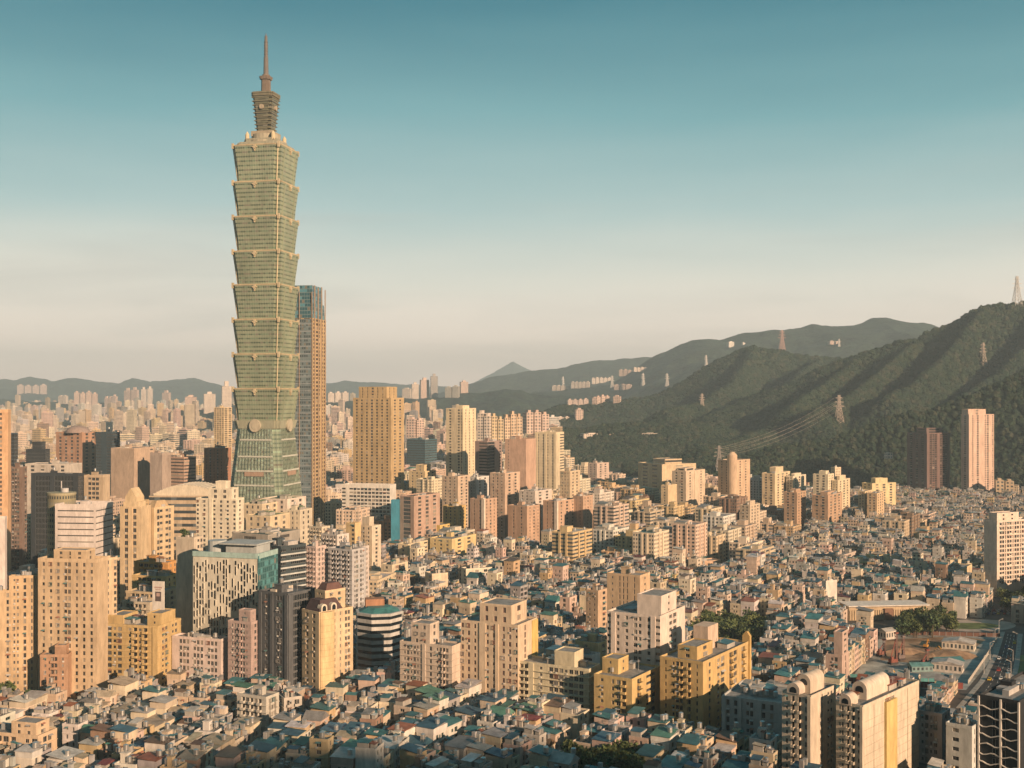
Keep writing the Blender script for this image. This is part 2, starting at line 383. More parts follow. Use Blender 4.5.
def MB_forest():
    m = bpy.data.materials.new('forest_leaves'); m.use_nodes = True; n = m.node_tree.nodes; l = m.node_tree.links
    b = n['Principled BSDF']; b.inputs['Roughness'].default_value = .8; b.inputs['Specular IOR Level'].default_value = .15
    oi = n.new('ShaderNodeObjectInfo'); rp = n.new('ShaderNodeValToRGB'); l.new(oi.outputs['Random'], rp.inputs[0]); e = rp.color_ramp.elements
    e[0].color = (.013, .028, .019, 1); e[1].color = (.036, .057, .036, 1)
    for p_, c in ((.3, (.019, .038, .024)), (.6, (.028, .047, .027)), (.92, (.048, .053, .036))):
        q = e.new(p_); q.color = (*c, 1)
    ge = n.new('ShaderNodeNewGeometry'); nn = n.new('ShaderNodeTexNoise'); nn.inputs['Scale'].default_value = .3; nn.inputs['Detail'].default_value = 4; l.new(ge.outputs['Position'], nn.inputs['Vector'])
    mr = n.new('ShaderNodeMapRange'); l.new(nn.outputs['Fac'], mr.inputs[0]); mr.inputs[1].default_value = .3; mr.inputs[2].default_value = .7; mr.inputs[3].default_value = .6; mr.inputs[4].default_value = 1.4
    v = n.new('ShaderNodeVectorMath'); v.operation = 'SCALE'; l.new(rp.outputs[0], v.inputs[0]); l.new(mr.outputs[0], v.inputs['Scale']); l.new(v.outputs[0], b.inputs['Base Color'])
    bn = n.new('ShaderNodeBump'); bn.inputs['Strength'].default_value = .9; bn.inputs['Distance'].default_value = 1.2; l.new(nn.outputs['Fac'], bn.inputs['Height']); l.new(bn.outputs[0], b.inputs['Normal'])
    return m
forest()
# ---------------- haze ----------------
def haze():
    b = MB(); b.box(-11000, 11000, -3000, 16800, -1, 760)
    m = bpy.data.materials.new('air'); m.use_nodes = True; n = m.node_tree.nodes; l = m.node_tree.links; n.clear()
    o = n.new('ShaderNodeOutputMaterial'); p = n.new('ShaderNodeVolumePrincipled')
    p.inputs['Color'].default_value = (.68, .88, 1.0, 1); p.inputs['Density'].default_value = HAZE; p.inputs['Anisotropy'].default_value = 0.0
    l.new(p.outputs[0], o.inputs['Volume'])
    tag(b.build('haze', m), kind='stuff', label='thin pale haze over the whole city and hills', cat='haze')
HAZE = 8.5e-5
haze()
# ---------------- building kit ----------------
# window kinds: width share, sill share, head share of a floor, recess, style
KIND = {'t': (1, .40, .60, .3), 'w': (.68, .24, .82, .35), 'W': (.80, .20, .85, .3), 's': (1, .36, .78, .3), 'g': (1, .10, .94, .15), 'n': (.34, .12, .9, .3),
        'b': (.84, .05, .86, 1.0), 'a': (.52, .32, .76, .25), 'o': (.4, .35, .75, .2), 'v': (.42, .24, .82, .3)}
HERO = []     # footprints: (cx, cy, cos, sin, a, b, H)
_wc = {}
def win_mesh(w, h, frame, mull):
    k = (round(w, 1), round(h, 1), frame, mull)
    if k in _wc: return _wc[k]
    w, h = k[0], k[1]; b = MB()
    b.face(((-w/2, 0, -h/2), (w/2, 0, -h/2), (w/2, 0, h/2), (-w/2, 0, h/2)), 0)
    if frame:
        t = .09; y0, y1 = -.07, .0
        for x0, x1, z0, z1 in ((-w/2, w/2, -h/2, -h/2+t), (-w/2, w/2, h/2-t, h/2), (-w/2, -w/2+t, -h/2+t, h/2-t), (w/2-t, w/2, -h/2+t, h/2-t)):
            b.box(x0, x1, y0, y1-.003, z0, z1, 1)
        n = max(2, round(w/mull))
        for i in range(1, n):
            x = -w/2+w*i/n; b.box(x-.04, x+.04, y0, y1-.003, -h/2+t, h/2-t, 1)
    _wc[k] = b.mesh('window', [MGL if frame < 2 else MGD, MFR]); return _wc[k]
_bc = {}
def balcony_mesh(w, style):
    k = (round(w, 1), style)
    if k in _bc: return _bc[k]
    w = k[0]; b = MB(); p = 1.15
    b.box(-w/2, w/2, -p, 0, -.12, .1)
    if style == 'solid':
        b.box(-w/2, w/2, -p, -p+.12, .1, 1.0); b.box(-w/2, -w/2+.12, -p+.12, 0, .1, 1.0); b.box(w/2-.12, w/2, -p+.12, 0, .1, 1.0)
    else:
        b.box(-w/2, w/2, -p, -p+.06, .95, 1.02)
        n = max(3, int(w/.35))
        for i in range(n+1):
            x = -w/2+.03+(w-.06)*i/n; b.box(x-.03, x+.03, -p+.001, -p+.05, .1, .95)
    _bc[k] = b.mesh('balcony', [MTR]); return _bc[k]
_pc = {}
def proto(key, fn):
    if key not in _pc: _pc[key] = fn()
    return _pc[key]
def tank_mesh():
    b = MB()
    for x, y in ((-.6, -.6), (.6, -.6), (-.6, .6), (.6, .6)): b.box(x-.06, x+.06, y-.06, y+.06, 0, .9, 1)
    b.cyl(0, 0, 1.0, .9, 2.8, 12, 0); b.cyl(0, 0, 1.0, 2.8, 3.15, 12, 0, r1=.2); return b.mesh('water_tank', [MST, MTR])
def ac_mesh():
    b = MB(); b.box(-.45, .45, -.4, 0, 0, .6); b.box(-.3, .3, -.42, -.4, .1, .5); return b.mesh('air_conditioner', [MTR])
def ant_mesh():
    b = MB(); b.box(-.06, .06, -.06, .06, 0, 5); b.box(-1, 1, -.04, .04, 4, 4.1); b.box(-.7, .7, -.04, .04, 4.5, 4.6); return b.mesh('antenna', [MTR])
def roof_piece(parent, name, x0, x1, y0, y1, z0, h, col, metal, slope=.12, axis=0, wall=None):
    """a rooftop shed: low walls or posts with a pitched sheet roof"""
    w = MB(); w.box(x0+.3, x1-.3, y0+.3, y1-.3, z0, z0+h)
    o = w.build('rooftop_shed', MW, parent, wall or (.42, .4, .36))
    r = MB(); t = .15
    zl = z0+h+.02; dz = slope*((x1-x0) if axis == 0 else (y1-y0))
    if axis == 0: pts = [(x0, y0, zl), (x1, y0, zl+dz), (x1, y1, zl+dz), (x0, y1, zl)]
    elif axis == 1: pts = [(x0, y0, zl), (x1, y0, zl), (x1, y1, zl+dz), (x0, y1, zl+dz)]
    else: pts = None
    if pts:
        up = [(a, b, c+t) for a, b, c in pts]
        r.face(up); r.face(pts[::-1])
        for i in range(4):
            j = (i+1) % 4; r.face((pts[i], pts[j], up[j], up[i]))
    else:
        xm = (x0+x1)/2; dz = slope*(x1-x0)*.8
        A = [(x0, y0, zl), (xm, y0, zl+dz), (x1, y0, zl)]; B = [(a, y1, c) for a, _, c in A]
        r.face((A[0], A[1], B[1], B[0])); r.face((A[1], A[2], B[2], B[1])); r.face((A[0], A[2], A[1])); r.face((B[0], B[1], B[2])); r.face((A[0], B[0], B[2], A[2]))
    r.build(name, metal, o, col)
    return o
WINCAP = 90
class Bd:
    def __init__(s, name, label, cat, origin, th, color, fh=3.2, frame=1, fcol=(.3, .3, .29), group=None, balc='solid', bcol=None, depthk=1, mull=1.3):
        s.root = empty(name, origin, th); tag(s.root, label, cat, group)
        s.color = color; s.fh = fh; s.frame = frame; s.fcol = fcol; s.balc = balc; s.bcol = bcol or color; s.w = MB(); s.wins = []; s.balcs = []; s.acs = []; s.awn = []; s.trim = MB(); s.dk = depthk; s.mull = mull
        s.o = origin; s.th = th
    def facade(s, o, d, L, z0, z1, pat, fh=None):
        fh = fh or s.fh; nf = max(1, round((z1-z0)/fh)); fh = (z1-z0)/nf; n = len(pat); cw = L/n
        inn = (-d[1], d[0]); W_ = s.w
        def pt(u, z, dep=0): return (o[0]+d[0]*u+inn[0]*dep, o[1]+d[1]*u+inn[1]*dep, z)
        def q(u0, u1, za, zb, mat=0, dep=0): W_.face((pt(u0, za, dep), pt(u1, za, dep), pt(u1, zb, dep), pt(u0, zb, dep)), mat)
        i = 0
        while i < n:
            ch = pat[i]; j = i+1
            if ch in '.sgtp|':
                while j < n and pat[j] == ch: j += 1
            u0, u1 = i*cw, j*cw
            if ch == '.': q(u0, u1, z0, z1)
            elif ch in 'p|':
                q(u0, u1, z0, z1); pr = .5
                a, b, c, e = pt(u0, 0, -pr), pt(u1, 0, -pr), pt(u1, 0, -.003), pt(u0, 0, -.003)
                s.trim.prism([a[:2], b[:2], c[:2], e[:2]], z0+.05, z1+.4)
            else:
                wf, sl, hd, dep = KIND[ch.lower() if ch not in KIND else ch]
                m = (u1-u0)*(1-wf)/2; a, b = u0+m, u1-m
                for f in range(nf):
                    zb = z0+f*fh; s0, s1 = zb+fh*sl, zb+fh*hd
                    if ch in 'awW' and R.random() < .1: s0 += fh*R.choice((.12, .2))
                    q(u0, u1, zb, s0); q(u0, u1, s1, zb+fh)
                    if m > .01: q(u0, a, s0, s1); q(b, u1, s0, s1)
                    # reveals
                    W_.face((pt(a, s0), pt(b, s0), pt(b, s0, dep), pt(a, s0, dep))); W_.face((pt(a, s1, dep), pt(b, s1, dep), pt(b, s1), pt(a, s1)))
                    W_.face((pt(a, s0), pt(a, s0, dep), pt(a, s1, dep), pt(a, s1))); W_.face((pt(b, s0, dep), pt(b, s0), pt(b, s1), pt(b, s1, dep)))
                    mx, my, _ = pt((a+b)/2, 0, dep-.01)
                    s.wins.append((mx, my, (s0+s1)/2, math.atan2(d[1], d[0]), b-a, s1-s0))
                    if ch == 'b':
                        bx, by, _ = pt((a+b)/2, 0, 0); s.balcs.append((bx, by, zb+.05, math.atan2(d[1], d[0]), b-a+.2))
                    if ch in 'awW' and fh < 3.8 and R.random() < .22:
                        bx, by, _ = pt((a+b)/2, 0, 0); s.awn.append((bx, by, s1, math.atan2(d[1], d[0]), b-a+.3, R.random() < .4))
                    if ch in 'aW' and R.random() < .35:
                        bx, by, _ = pt(a+(b-a)*R.random()*.8+.2, 0, 0); s.acs.append((bx, by, zb+.15, math.atan2(d[1], d[0])))
            i = j
    def block(s, x0, x1, y0, y1, z0, z1, pl, pr, fh=None, roofcol=(.3, .3, .29), par=.9, ledge=0, back='..'):
        s.facade((x0, y1), (0, -1), y1-y0, z0, z1, pl, fh); s.facade((x0, y0), (1, 0), x1-x0, z0, z1, pr, fh)
        fh = fh or s.fh
        for a, b in (((x1, y0), (x1, y1)), ((x1, y1), (x0, y1))):
            L = math.dist(a, b); nu = max(1, round(L/3)); nv = max(1, round((z1-z0)/fh))
            s.w.face(((*a, z0), (*b, z0), (*b, z1), (*a, z1)), 1, ((0, 0), (nu, 0), (nu, nv), (0, nv)))
        r = MB()
        r.face(((x0, y0, z1-.02), (x1, y0, z1-.02), (x1, y1, z1-.02), (x0, y1, z1-.02)), 0)
        if par > 0:
            t = .3
            for a in ((x0-.05, x1+.05, y0-.05, y0+t), (x0-.05, x1+.05, y1-t, y1+.05), (x0-.05, x0+t, y0+t, y1-t), (x1-t, x1+.05, y0+t, y1-t)):
                s.trim.box(*a, z1-.35, z1+par)
        r.build('roof', MRF, s.root, roofcol)
        if ledge:
            nf = max(1, round((z1-z0)/fh)); h = (z1-z0)/nf
            for f in range(1, nf):
                s.trim.box(x0-ledge, x1, y0-ledge, y0-.003, z0+f*h-.12, z0+f*h+.12); s.trim.box(x0-ledge, x0-.003, y0-.003, y1, z0+f*h-.12, z0+f*h+.12)
    def clutter(s, x0, x1, y0, y1, z, n=3, shed=None, tanks=2, stair=True, seed=None):
        r = random.Random(seed if seed is not None else int(abs(s.o[0])*10)+int(z*7)); w, d = x1-x0, y1-y0
        if stair and w > 6 and d > 6:
            a, b = x0+w*r.uniform(.2, .5), y0+d*r.uniform(.3, .6); cw, cd = min(5, w*.35), min(5, d*.35)
            m = MB(); m.box(a, a+cw, b, b+cd, z, z+3.6); m.box(a-.2, a+cw+.2, b-.2, b+cd+.2, z+3.6, z+3.85); m.build('stair_block', MW, s.root, tuple(c*.95 for c in s.color))
            o = link(bpy.data.objects.new('water_tank', proto('tank', tank_mesh)), s.root, (a+cw/2, b+cd/2, z+3.85), 0, (.3, .3, .3))
        for i in range(tanks):
            o = link(bpy.data.objects.new('water_tank', proto('tank', tank_mesh)), s.root, (x0+w*r.uniform(.12, .88), y0+d*r.uniform(.12, .88), z), 0, (.3, .3, .3))
        for i in range(n):
            cw, cd = w*r.uniform(.15, .35), d*r.uniform(.15, .35); a, b = x0+r.uniform(.05, .95)*(w-cw), y0+r.uniform(.05, .95)*(d-cd)
            if shed:
                roof_piece(s.root, 'shed_roof', a, a+cw, b, b+cd, z, r.uniform(2, 3), r.choice(shed), MRM, .1, r.choice((0, 1)))
            else:
                m = MB(); hh = r.uniform(.8, 2.6); m.box(a, a+cw, b, b+cd, z, z+hh); m.build('plant_room', MTR, s.root, r.choice(((.45, .44, .42), (.35, .36, .36), (.55, .5, .42))))
        if r.random() < .5: link(bpy.data.objects.new('antenna', proto('ant', ant_mesh)), s.root, (x0+w*.7, y0+d*.3, z), r.random()*3, (.4, .4, .4))
    def done(s, backmat=None):
        s.w.build('wall', [MW, backmat or MWW], s.root, s.color)
        if s.trim.f: s.trim.build('parapet', MTR, s.root, tuple(min(.8, c*1.03) for c in s.color))
        ws = sorted(s.wins, key=lambda q: -(q[4]*q[5]) - q[2]*.02)
        near = ws[:WINCAP]; rest = ws[WINCAP:]
        for x, y, z, rz, w, h in near:
            link(bpy.data.objects.new('window', win_mesh(w, h, s.frame, s.mull)), s.root, (x, y, z), rz, s.fcol)
        if rest:
            # the windows past the hundred largest
            m = MB(); ca = {}
            for x, y, z, rz, w, h in rest:
                c, sn = math.cos(rz)*w/2, math.sin(rz)*w/2
                m.face(((x-c, y-sn, z-h/2), (x+c, y+sn, z-h/2), (x+c, y+sn, z+h/2), (x-c, y-sn, z+h/2)), R.choices((0, 1, 2), (6, 3, 1))[0])
            o = m.build('windows', [MG0, MG1, MG2], s.root); tag(o, kind='stuff')
        for x, y, z, rz, w in s.balcs[:90]: link(bpy.data.objects.new('balcony', balcony_mesh(w, s.balc)), s.root, (x, y, z), rz, s.bcol)
        if len(s.balcs) > 90:
            m = MB()
            for x, y, z, rz, w in s.balcs[90:]:
                c, sn = math.cos(rz), math.sin(rz)
                T = lambda a, b: (x+a*c-b*sn, y+a*sn+b*c)
                m.prism([T(-w/2, -1.1), T(w/2, -1.1), T(w/2, 0), T(-w/2, 0)], z-.1, z+1)
            tag(m.build('balconies', MTR, s.root, s.bcol), kind='stuff')
        for x, y, z, rz in s.acs[:24]: link(bpy.data.objects.new('air_conditioner', proto('ac', ac_mesh)), s.root, (x, y, z), rz, (.6, .58, .53))
        for x, y, z, rz, w, cage in s.awn[:30]:
            k = ('cage' if cage else 'awning', round(w, 1)); w = k[1]
            if k not in _pc:
                m = MB()
                if cage:
                    m.box(-w/2, w/2, -.6, -.01, -1.7, -1.6); m.box(-w/2, w/2, -.6, -.01, 0, .08)
                    for i in range(int(w/.3)+1): m.box(-w/2+i*.3-.02, -w/2+i*.3+.02, -.6, -.56, -1.6, 0)
                else: m.face(((-w/2, -.9, -.35), (w/2, -.9, -.35), (w/2, -.01, .1), (-w/2, -.01, .1))); m.face(((-w/2, -.9, -.4), (-w/2, -.01, .05), (w/2, -.01, .05), (w/2, -.9, -.4))); m.face(((-w/2, -.9, -.4), (w/2, -.9, -.4), (w/2, -.9, -.35), (-w/2, -.9, -.35)))
                _pc[k] = m.mesh(k[0], [MTR])
            link(bpy.data.objects.new('window_cage' if cage else 'awning', _pc[k]), s.root, (x, y, z), rz, R.choice(((.5, .5, .48), (.35, .34, .32), (.12, .24, .24), (.4, .2, .14))))
        return s
MG0 = mat('pane_dark', (.025, .03, .032), rough=.12, grime=0); MG1 = mat('pane_grey', (.07, .068, .06), rough=.15, grime=0); MG2 = mat('pane_curtain', (.3, .27, .22), rough=.3, grime=0)
def solve(xl, xc, xr, D, th):
    """footprint sides whose near corner stands at column xc and whose ends fall on columns xl and xr"""
    t = rad(th); u = (math.cos(t), math.sin(t)); v = (-math.sin(t), math.cos(t)); C = ((xc-512)*D/F, D)
    def side(px, dv):
        k = (px-512)/F; return (k*C[1]-C[0])/(dv[0]-k*dv[1])
    a = side(xr, u) if xr > xc else 0; b = side(xl, v) if xl < xc else 0
    return C, t, a, b
def hero(name, label, cat, xl, xc, xr, yt, D, th=66, fh=3.3, pl='.', pr='.', color=(.5, .45, .35), a=None, b=None, roof=(.3, .3, .29), ledge=0, clutter=2, tanks=2, shed=None, stair=True, blocks=(), par=.9, frame=1, fcol=(.3, .3, .29), balc='solid', bcol=None, group=None, finish=True, backmat=None, mull=1.3, base=None):
    C, t, a_, b_ = solve(xl, xc, xr, D, th)
    if a is None and (not 7 < a_ < 62 or not 7 < b_ < 62) and xr > xc > xl:
        best = None
        for q in range(25, 100, 2):
            S_ = solve(xl, xc, xr, D, q)
            if S_[2] > 0 and S_[3] > 0:
                sc_ = abs(math.log(S_[2]/S_[3]))+abs(q-th)*.012
                if best is None or sc_ < best[0]: best = (sc_, S_)
        C, t, a_, b_ = best[1]
    a = a or a_; b = b or b_
    H = HC-(yt-YH)*D/F
    B = Bd(name, label, cat, (C[0], C[1], 0), t, color, fh, frame, fcol, group, balc, bcol, mull=mull)
    z0 = 0
    if base: # a plain podium storey
        B.block(0, a, 0, b, 0, base, '.', '.', par=0); z0 = base
    B.block(0, a, 0, b, z0, H, pl, pr, roofcol=roof, ledge=ledge, par=par)
    HERO.append((C[0], C[1], math.cos(t), math.sin(t), a, b, H)); B.a, B.b, B.H = a, b, H
    for fx0, fx1, fy0, fy1, h, p1, p2 in blocks:
        B.block(a*fx0, a*fx1, b*fy0, b*fy1, H, H+h, p1, p2, par=.5)
    if clutter or tanks or stair: B.clutter(a*.08, a*.92, b*.08, b*.92, H, clutter, shed, tanks, stair and not blocks)
    if finish: B.done(backmat)
    return B
# ---------------- the supertall glass tower ----------------
MG101 = mat('green_tower_glass', (.30, .345, .25), rough=.28, metallic=.15, win='grid', glass=(.085, .125, .09), grime=.22, gscale=.05, wsize=(.02, .98, .36, .72))
M101B = mat('green_base_glass', (.32, .38, .30), rough=.4, metallic=.3, win='grid', glass=(.19, .25, .20), grime=.1, gscale=.05, wsize=(.08, .92, .35, .75))
MGOLD = mat('pale_gold_metal', (.56, .48, .32), rough=.5, metallic=.2, grime=.15)
def notch(h, n1, n2):
    """square plan of half side h with twice-stepped corners"""
    q = [(h, -h+n1+n2), (h, h-n1-n2), (h-n2, h-n1-n2), (h-n2, h-n1), (h-n1-n2+.001, h-n1), (h-n1-n2, h)]
    p = []
    for k in range(4):
        c, s = (1, 0, -1, 0)[k], (0, 1, 0, -1)[k]
        for x, y in q[1:]: p.append((x*c-y*s, x*s+y*c))
    return p
T_D = 1136.; T_TH = rad(77.5); TS = 1150/(T_D+30)
def tz(py): return HC-(py-YH)/TS
tc_ = Vector(((266-512)/F*(T_D+30), T_D+30, 0))
tower = empty('skyscraper', tc_, T_TH); tower.scale = (.925, .925, 1)
tag(tower, 'tallest green glass skyscraper of stacked flared tiers with a needle spire', 'skyscraper')
HERO.append((tc_.x-50*math.cos(T_TH)+50*math.sin(T_TH), tc_.y-50*math.sin(T_TH)-50*math.cos(T_TH), math.cos(T_TH), math.sin(T_TH), 100, 100, 400))
def tprism(mb, z0, z1, h0, h1, n1=2.6, n2=2.6, uvw=(3, 4.2), mat=0, top=1):
    mb.prism(notch(h0, n1, n2), z0, z1, mat, top, notch(h1, n1, n2), uvw)
b = MB(); zb0, zb1 = 0, tz(428)
tprism(b, zb0, zb1, 36.5, 25.0, 3.4, 3.4, (3.4, 4.2)); base = b.build('tower_base', [M101B, MTR], tower, (.4, .36, .28))
m = MB()   # vertical ribs on the base
for s_ in (-1, 1):
    for k in range(-5, 6):
        x = k*4.6*.72
        m.bar((x*1.35, -36.7, 2), (x, -25.4, zb1), .55); m.bar((-36.7, x*1.35, 2), (-25.4, x, zb1), .55)
m.build('base_rib', M101B, base)
m = MB()
for fr in (.52, .64, .76, .9):
    hh = 36.5-11.5*fr; z = zb1*fr
    m.box(-hh+8, hh-8, -hh-.8, -hh+.4, z, z+1.6); m.box(-hh-.8, -hh+.4, -hh+8, hh-8, z, z+1.6)
m.build('balcony_band', MTR, base, (.5, .52, .46))
m = MB(); fr = .62; hh = 36.5-11.5*fr; m.box(-11, 11, -hh-1.2, -hh+.2, zb1*fr-2, zb1*fr+2.2); m.build('red_panel', MTR, base, (.38, .27, .2)); 
m = MB(); m.box(-hh-1.2, -hh+.2, -11, 11, zb1*fr-2, zb1*fr+2.2); m.build('red_panel', MTR, base, (.38, .27, .2))
# belt with the round medallions
b = MB(); zc = tz(424); tprism(b, tz(428), tz(420), 25.6, 27.2, uvw=None, top=0); belt = b.build('belt_course', MTR, tower, (.34, .35, .26))
for ax in (0, 1):
    m = MB(); n = 28; r = 6.4; ring = [(r*math.cos(2*math.pi*i/n), r*math.sin(2*math.pi*i/n)) for i in range(n)]
    f = (lambda x, z, d: (x, -26.6-d, tz(425)+z)) if ax == 0 else (lambda x, z, d: (-26.6-d, -x, tz(425)+z))
    m.face([f(x, z, 2.2) for x, z in ring])
    for i in range(n):
        j = (i+1) % n; m.face((f(*ring[i], 0), f(*ring[j], 0), f(*ring[j], 2.2), f(*ring[i], 2.2)))
    q = [(x*.55, z*.55) for x, z in ring]; m.face([f(x, z, 2.5) for x, z in q])
    for i in range(n):
        j = (i+1) % n; m.face((f(*q[i], 2.2), f(*q[j], 2.2), f(*q[j], 2.5), f(*q[i], 2.5)))
    m.build('medallion', MTR, belt, (.46, .42, .32))
TY = [420, 388, 354, 320, 286, 253, 219, 185, 149]
for k in range(8):
    z0, z1 = tz(TY[k]), tz(TY[k+1])
    b = MB(); tprism(b, z0, z1-1.6, 24.6, 28.4); tier = b.build('glass_tier', [MG101, MTR], tower, (.4, .38, .3))
    m = MB()
    tprism(m, z1-1.6, z1-1.0, 28.7, 28.9, uvw=None, top=0); tprism(m, z1-1.0, z1-.2, 28.3, 28.5, uvw=None, top=0)
    m.build('tier_rim', MGOLD, tier)
    m = MB()    # floor ledges on the two visible faces and a mullion grid
    for f in range(1, 8):
        z = z0+(z1-1.6-z0)*f/8; h = 24.6+3.8*f/8
        m.box(-h+5.4, h-5.4, -h-.15, -h+.2, z-.3, z+.2); m.box(-h-.15, -h+.2, -h+5.4, h-5.4, z-.3, z+.2)
    m.build('floor_ledge', MG101, tier)
    m = MB()
    for i in range(-7, 8):
        x = i*2.85
        m.bar((x, -24.7, z0), (x, -28.5, z1-1.6), .35); m.bar((-24.7, x, z0), (-28.5, x, z1-1.6), .35)
    for x in (-14, 14): m.bar((x, -25.0, z0), (x, -28.8, z1-1.6), .9)
    m.build('mullion', MG101, tier)
    for sx, sy in ((-1, -1), (1, -1), (-1, 1)): m = MB(); m.bar((sx*22.6, sy*22.6, z0), (sx*25.4, sy*25.4, z1-1.6), .8); m.build('corner_pier', MGOLD, tier)
    # the scroll ornament at the head of each face and at the corners
    for ax in (0, 1):
        m = MB()
        for dx, w, h, dz in ((0, 2.2, 4.6, 0), (-2.0, 1.6, 1.8, 0), (2.0, 1.6, 1.8, 0), (0, 1.0, 2, -3.2)):
            a_ = (dx-w/2, dx+w/2); z = z1-1.5+dz
            if ax == 0: m.prism([(a_[0], -29.9), (a_[1], -29.9), (a_[1], -28.2+.2), (a_[0], -28)], z-h/2-1.5, z+h/2-2)
            else: m.prism([(-29.9, -a_[1]), (-28, -a_[1]), (-28, -a_[0]), (-29.9, -a_[0])], z-h/2-1.5, z+h/2-2)
        m.build('scroll_ornament', MGOLD, tier)
    for sx, sy in ((-1, -1), (1, -1), (-1, 1)):
        m = MB(); c = 26.4; m.box(sx*c-1.1, sx*c+1.1, sy*c-1.1, sy*c+1.1, z1-4, z1+1.4); m.build('corner_finial', MGOLD, tier)
top = MB()
tprism(top, tz(149), tz(146), 25.5, 24.5, uvw=None, top=0); tprism(top, tz(146), tz(141.5), 19.0, 18.5, 2, 2, uvw=None, top=0); cap = top.build('stepped_cap', MTR, tower, (.3, .30, .23))
m = MB(); m.cyl(0, 0, 21, tz(146), tz(143), 24); m.cyl(0, 0, 15.5, tz(141.5), tz(136), 24); m.build('round_deck', MTR, cap, (.36, .34, .26))
m = MB(); m.box(-17, 17, -17, 17, tz(143.5), tz(142)); m.box(-12, 12, -12, 12, tz(138), tz(133)); m.build('upper_deck', MTR, cap, (.34, .30, .22))
for sx, sy in ((-1, -1), (1, -1), (-1, 1)):
    m = MB(); m.cyl(sx*15, sy*15, 2.2, tz(143), tz(137), 10); m.cyl(sx*15, sy*15, 2.2, tz(137), tz(134), 10, r1=.3); m.build('corner_lantern', MTR, cap, (.55, .48, .32))
MCR = mat('crown_cladding', (.17, .175, .12), win='band', glass=(.06, .06, .045), wsize=(0, 1, .3, .7), metallic=.2, rough=.5)
b = MB(); tprism(b, tz(133), tz(98), 8.2, 11.4, 1.5, 1.5, (2.5, 2.3)); crown = b.build('crown', [MCR, MTR], tower, (.3, .26, .18))
m = MB(); tprism(m, tz(98), tz(96), 12.4, 12.8, 1.5, 1.5, None, top=0); tprism(m, tz(95.5), tz(94), 12.6, 12.8, 1.5, 1.5, None, top=0)
for k in range(9):
    z = tz(130-k*3.8); h = 8.5+k*.35; m.box(-h-.5, h+.5, -h-.5, h+.5, z, z+.7)
m.build('crown_rim', MTR, crown, (.19, .18, .125))
for ax in (0, 1):
    m = MB(); q = [(math.cos(i*math.pi/8)*2.4, math.sin(i*math.pi/8)*2.4) for i in range(16)]
    f = (lambda x, z, d: (x, -11.2-d, tz(109)+z)) if ax == 0 else (lambda x, z, d: (-11.2-d, -x, tz(109)+z))
    m.face([f(x, z, 1.2) for x, z in q])
    for i in range(16):
        j = (i+1) % 16; m.face((f(*q[i], -1), f(*q[j], -1), f(*q[j], 1.2), f(*q[i], 1.2)))
    m.build('medallion', MTR, crown, (.38, .33, .25))
b = MB(); tprism(b, tz(95), tz(80), 4.6, 4.4, 1, 1, None, top=0); tprism(b, tz(80), tz(77), 5.6, 6.2, 1, 1, None, top=0); b.cyl(0, 0, 4.2, tz(77), tz(75), 14)
b.build('lantern_stage', MTR, tower, (.19, .155, .125))
b = MB(); b.cyl(0, 0, 2.8, tz(76), tz(57), 12, r1=2.4); b.cyl(0, 0, 1.9, tz(57), tz(45), 12, r1=1.9); b.cyl(0, 0, 1.8, tz(45), tz(36), 12, r1=1.5); b.cyl(0, 0, 1.9, tz(57.5), tz(56.5), 12); b.cyl(0, 0, .5, tz(36), tz(33.5), 8)
for z in (42, 45, 48, 51, 54): b.cyl(0, 0, 2.4, tz(z+.5), tz(z), 12)
b.build('spire', MTR, tower, (.15, .14, .135))

# ---------------- the second tower with its sloped glass crown ----------------
C, t, a, bb = solve(286, 313, 326, 1236, 80)
B = Bd('office_tower', 'tall ribbed office tower with blue glass crown behind the supertall green skyscraper', 'office tower', (C[0], C[1], 0), t, (.50, .37, .20), 4.2, 0)
s12 = 1236/F; H = HC-(318-YH)*s12
B.block(0, a, 0, bb, 0, H, 'gg.gg.gg.', 'wwnww', par=0); 
B.facade((0, 0), (1, 0), .01, 0, 1, '.')
m = MB(); zt0, zt1 = HC-(303-YH)*s12, HC-(285-YH)*s12
B.done()
mg = mat('blue_crown_glass', (.20, .29, .31), rough=.25, metallic=.3, win='grid', glass=(.05, .14, .18), wsize=(.06, .94, .1, .9), grime=.08)
m = MB(); m.prism([(0, 0), (a*.9, 0), (a*.9, bb), (0, bb)], H, zt0, 0, 0, [(.4, .4), (a*.86, .4), (a*.86, bb-1), (.4, bb-1)], (3, 4)); cg = m.build('glass_crown', [mg], B.root)
m = MB(); m.prism([(1, 1), (a*.8, 1), (a*.8, bb*.9), (1, bb*.9)], zt0, zt1, 0, 0, [(1.6, 1.6), (a*.78, 1.6), (a*.78, bb*.86), (1.6, bb*.86)], (3, 4)); m.build('glass_crown', [mg], B.root)
m = MB()
for k in (0, 3, 6): y = 1+(bb-2)*k/6; m.box(-.9, -.05, y-.35, y+.35, 10, zt0+(12 if k in (0, 1, 3) else 4))
for k in range(4): x = a*(.1+.8*k/3); m.box(x-.6, x+.6, -.9, -.05, 10, zt1-2*(k % 2))
m.build('vertical_fin', MTR, B.root, (.34, .25, .18))
m = MB()
for k in range(int(H/8)): m.box(-.35, -.05, .2, bb, k*8+4, k*8+5)
m.build('spandrel_band', MTR, B.root, (.26, .30, .32))
m = MB(); m.box(-.34, -.06, .5, bb-.5, 4, H-1, uvs=(2.4, 4.2)); m.build('glass_curtain', mat('grey_blue_glass', (.20, .25, .27), rough=.3, metallic=.2, win='grid', glass=(.08, .11, .12), wsize=(.12, .88, .2, .8)), B.root)
HERO.append((C[0], C[1], math.cos(t), math.sin(t), a, bb, H))

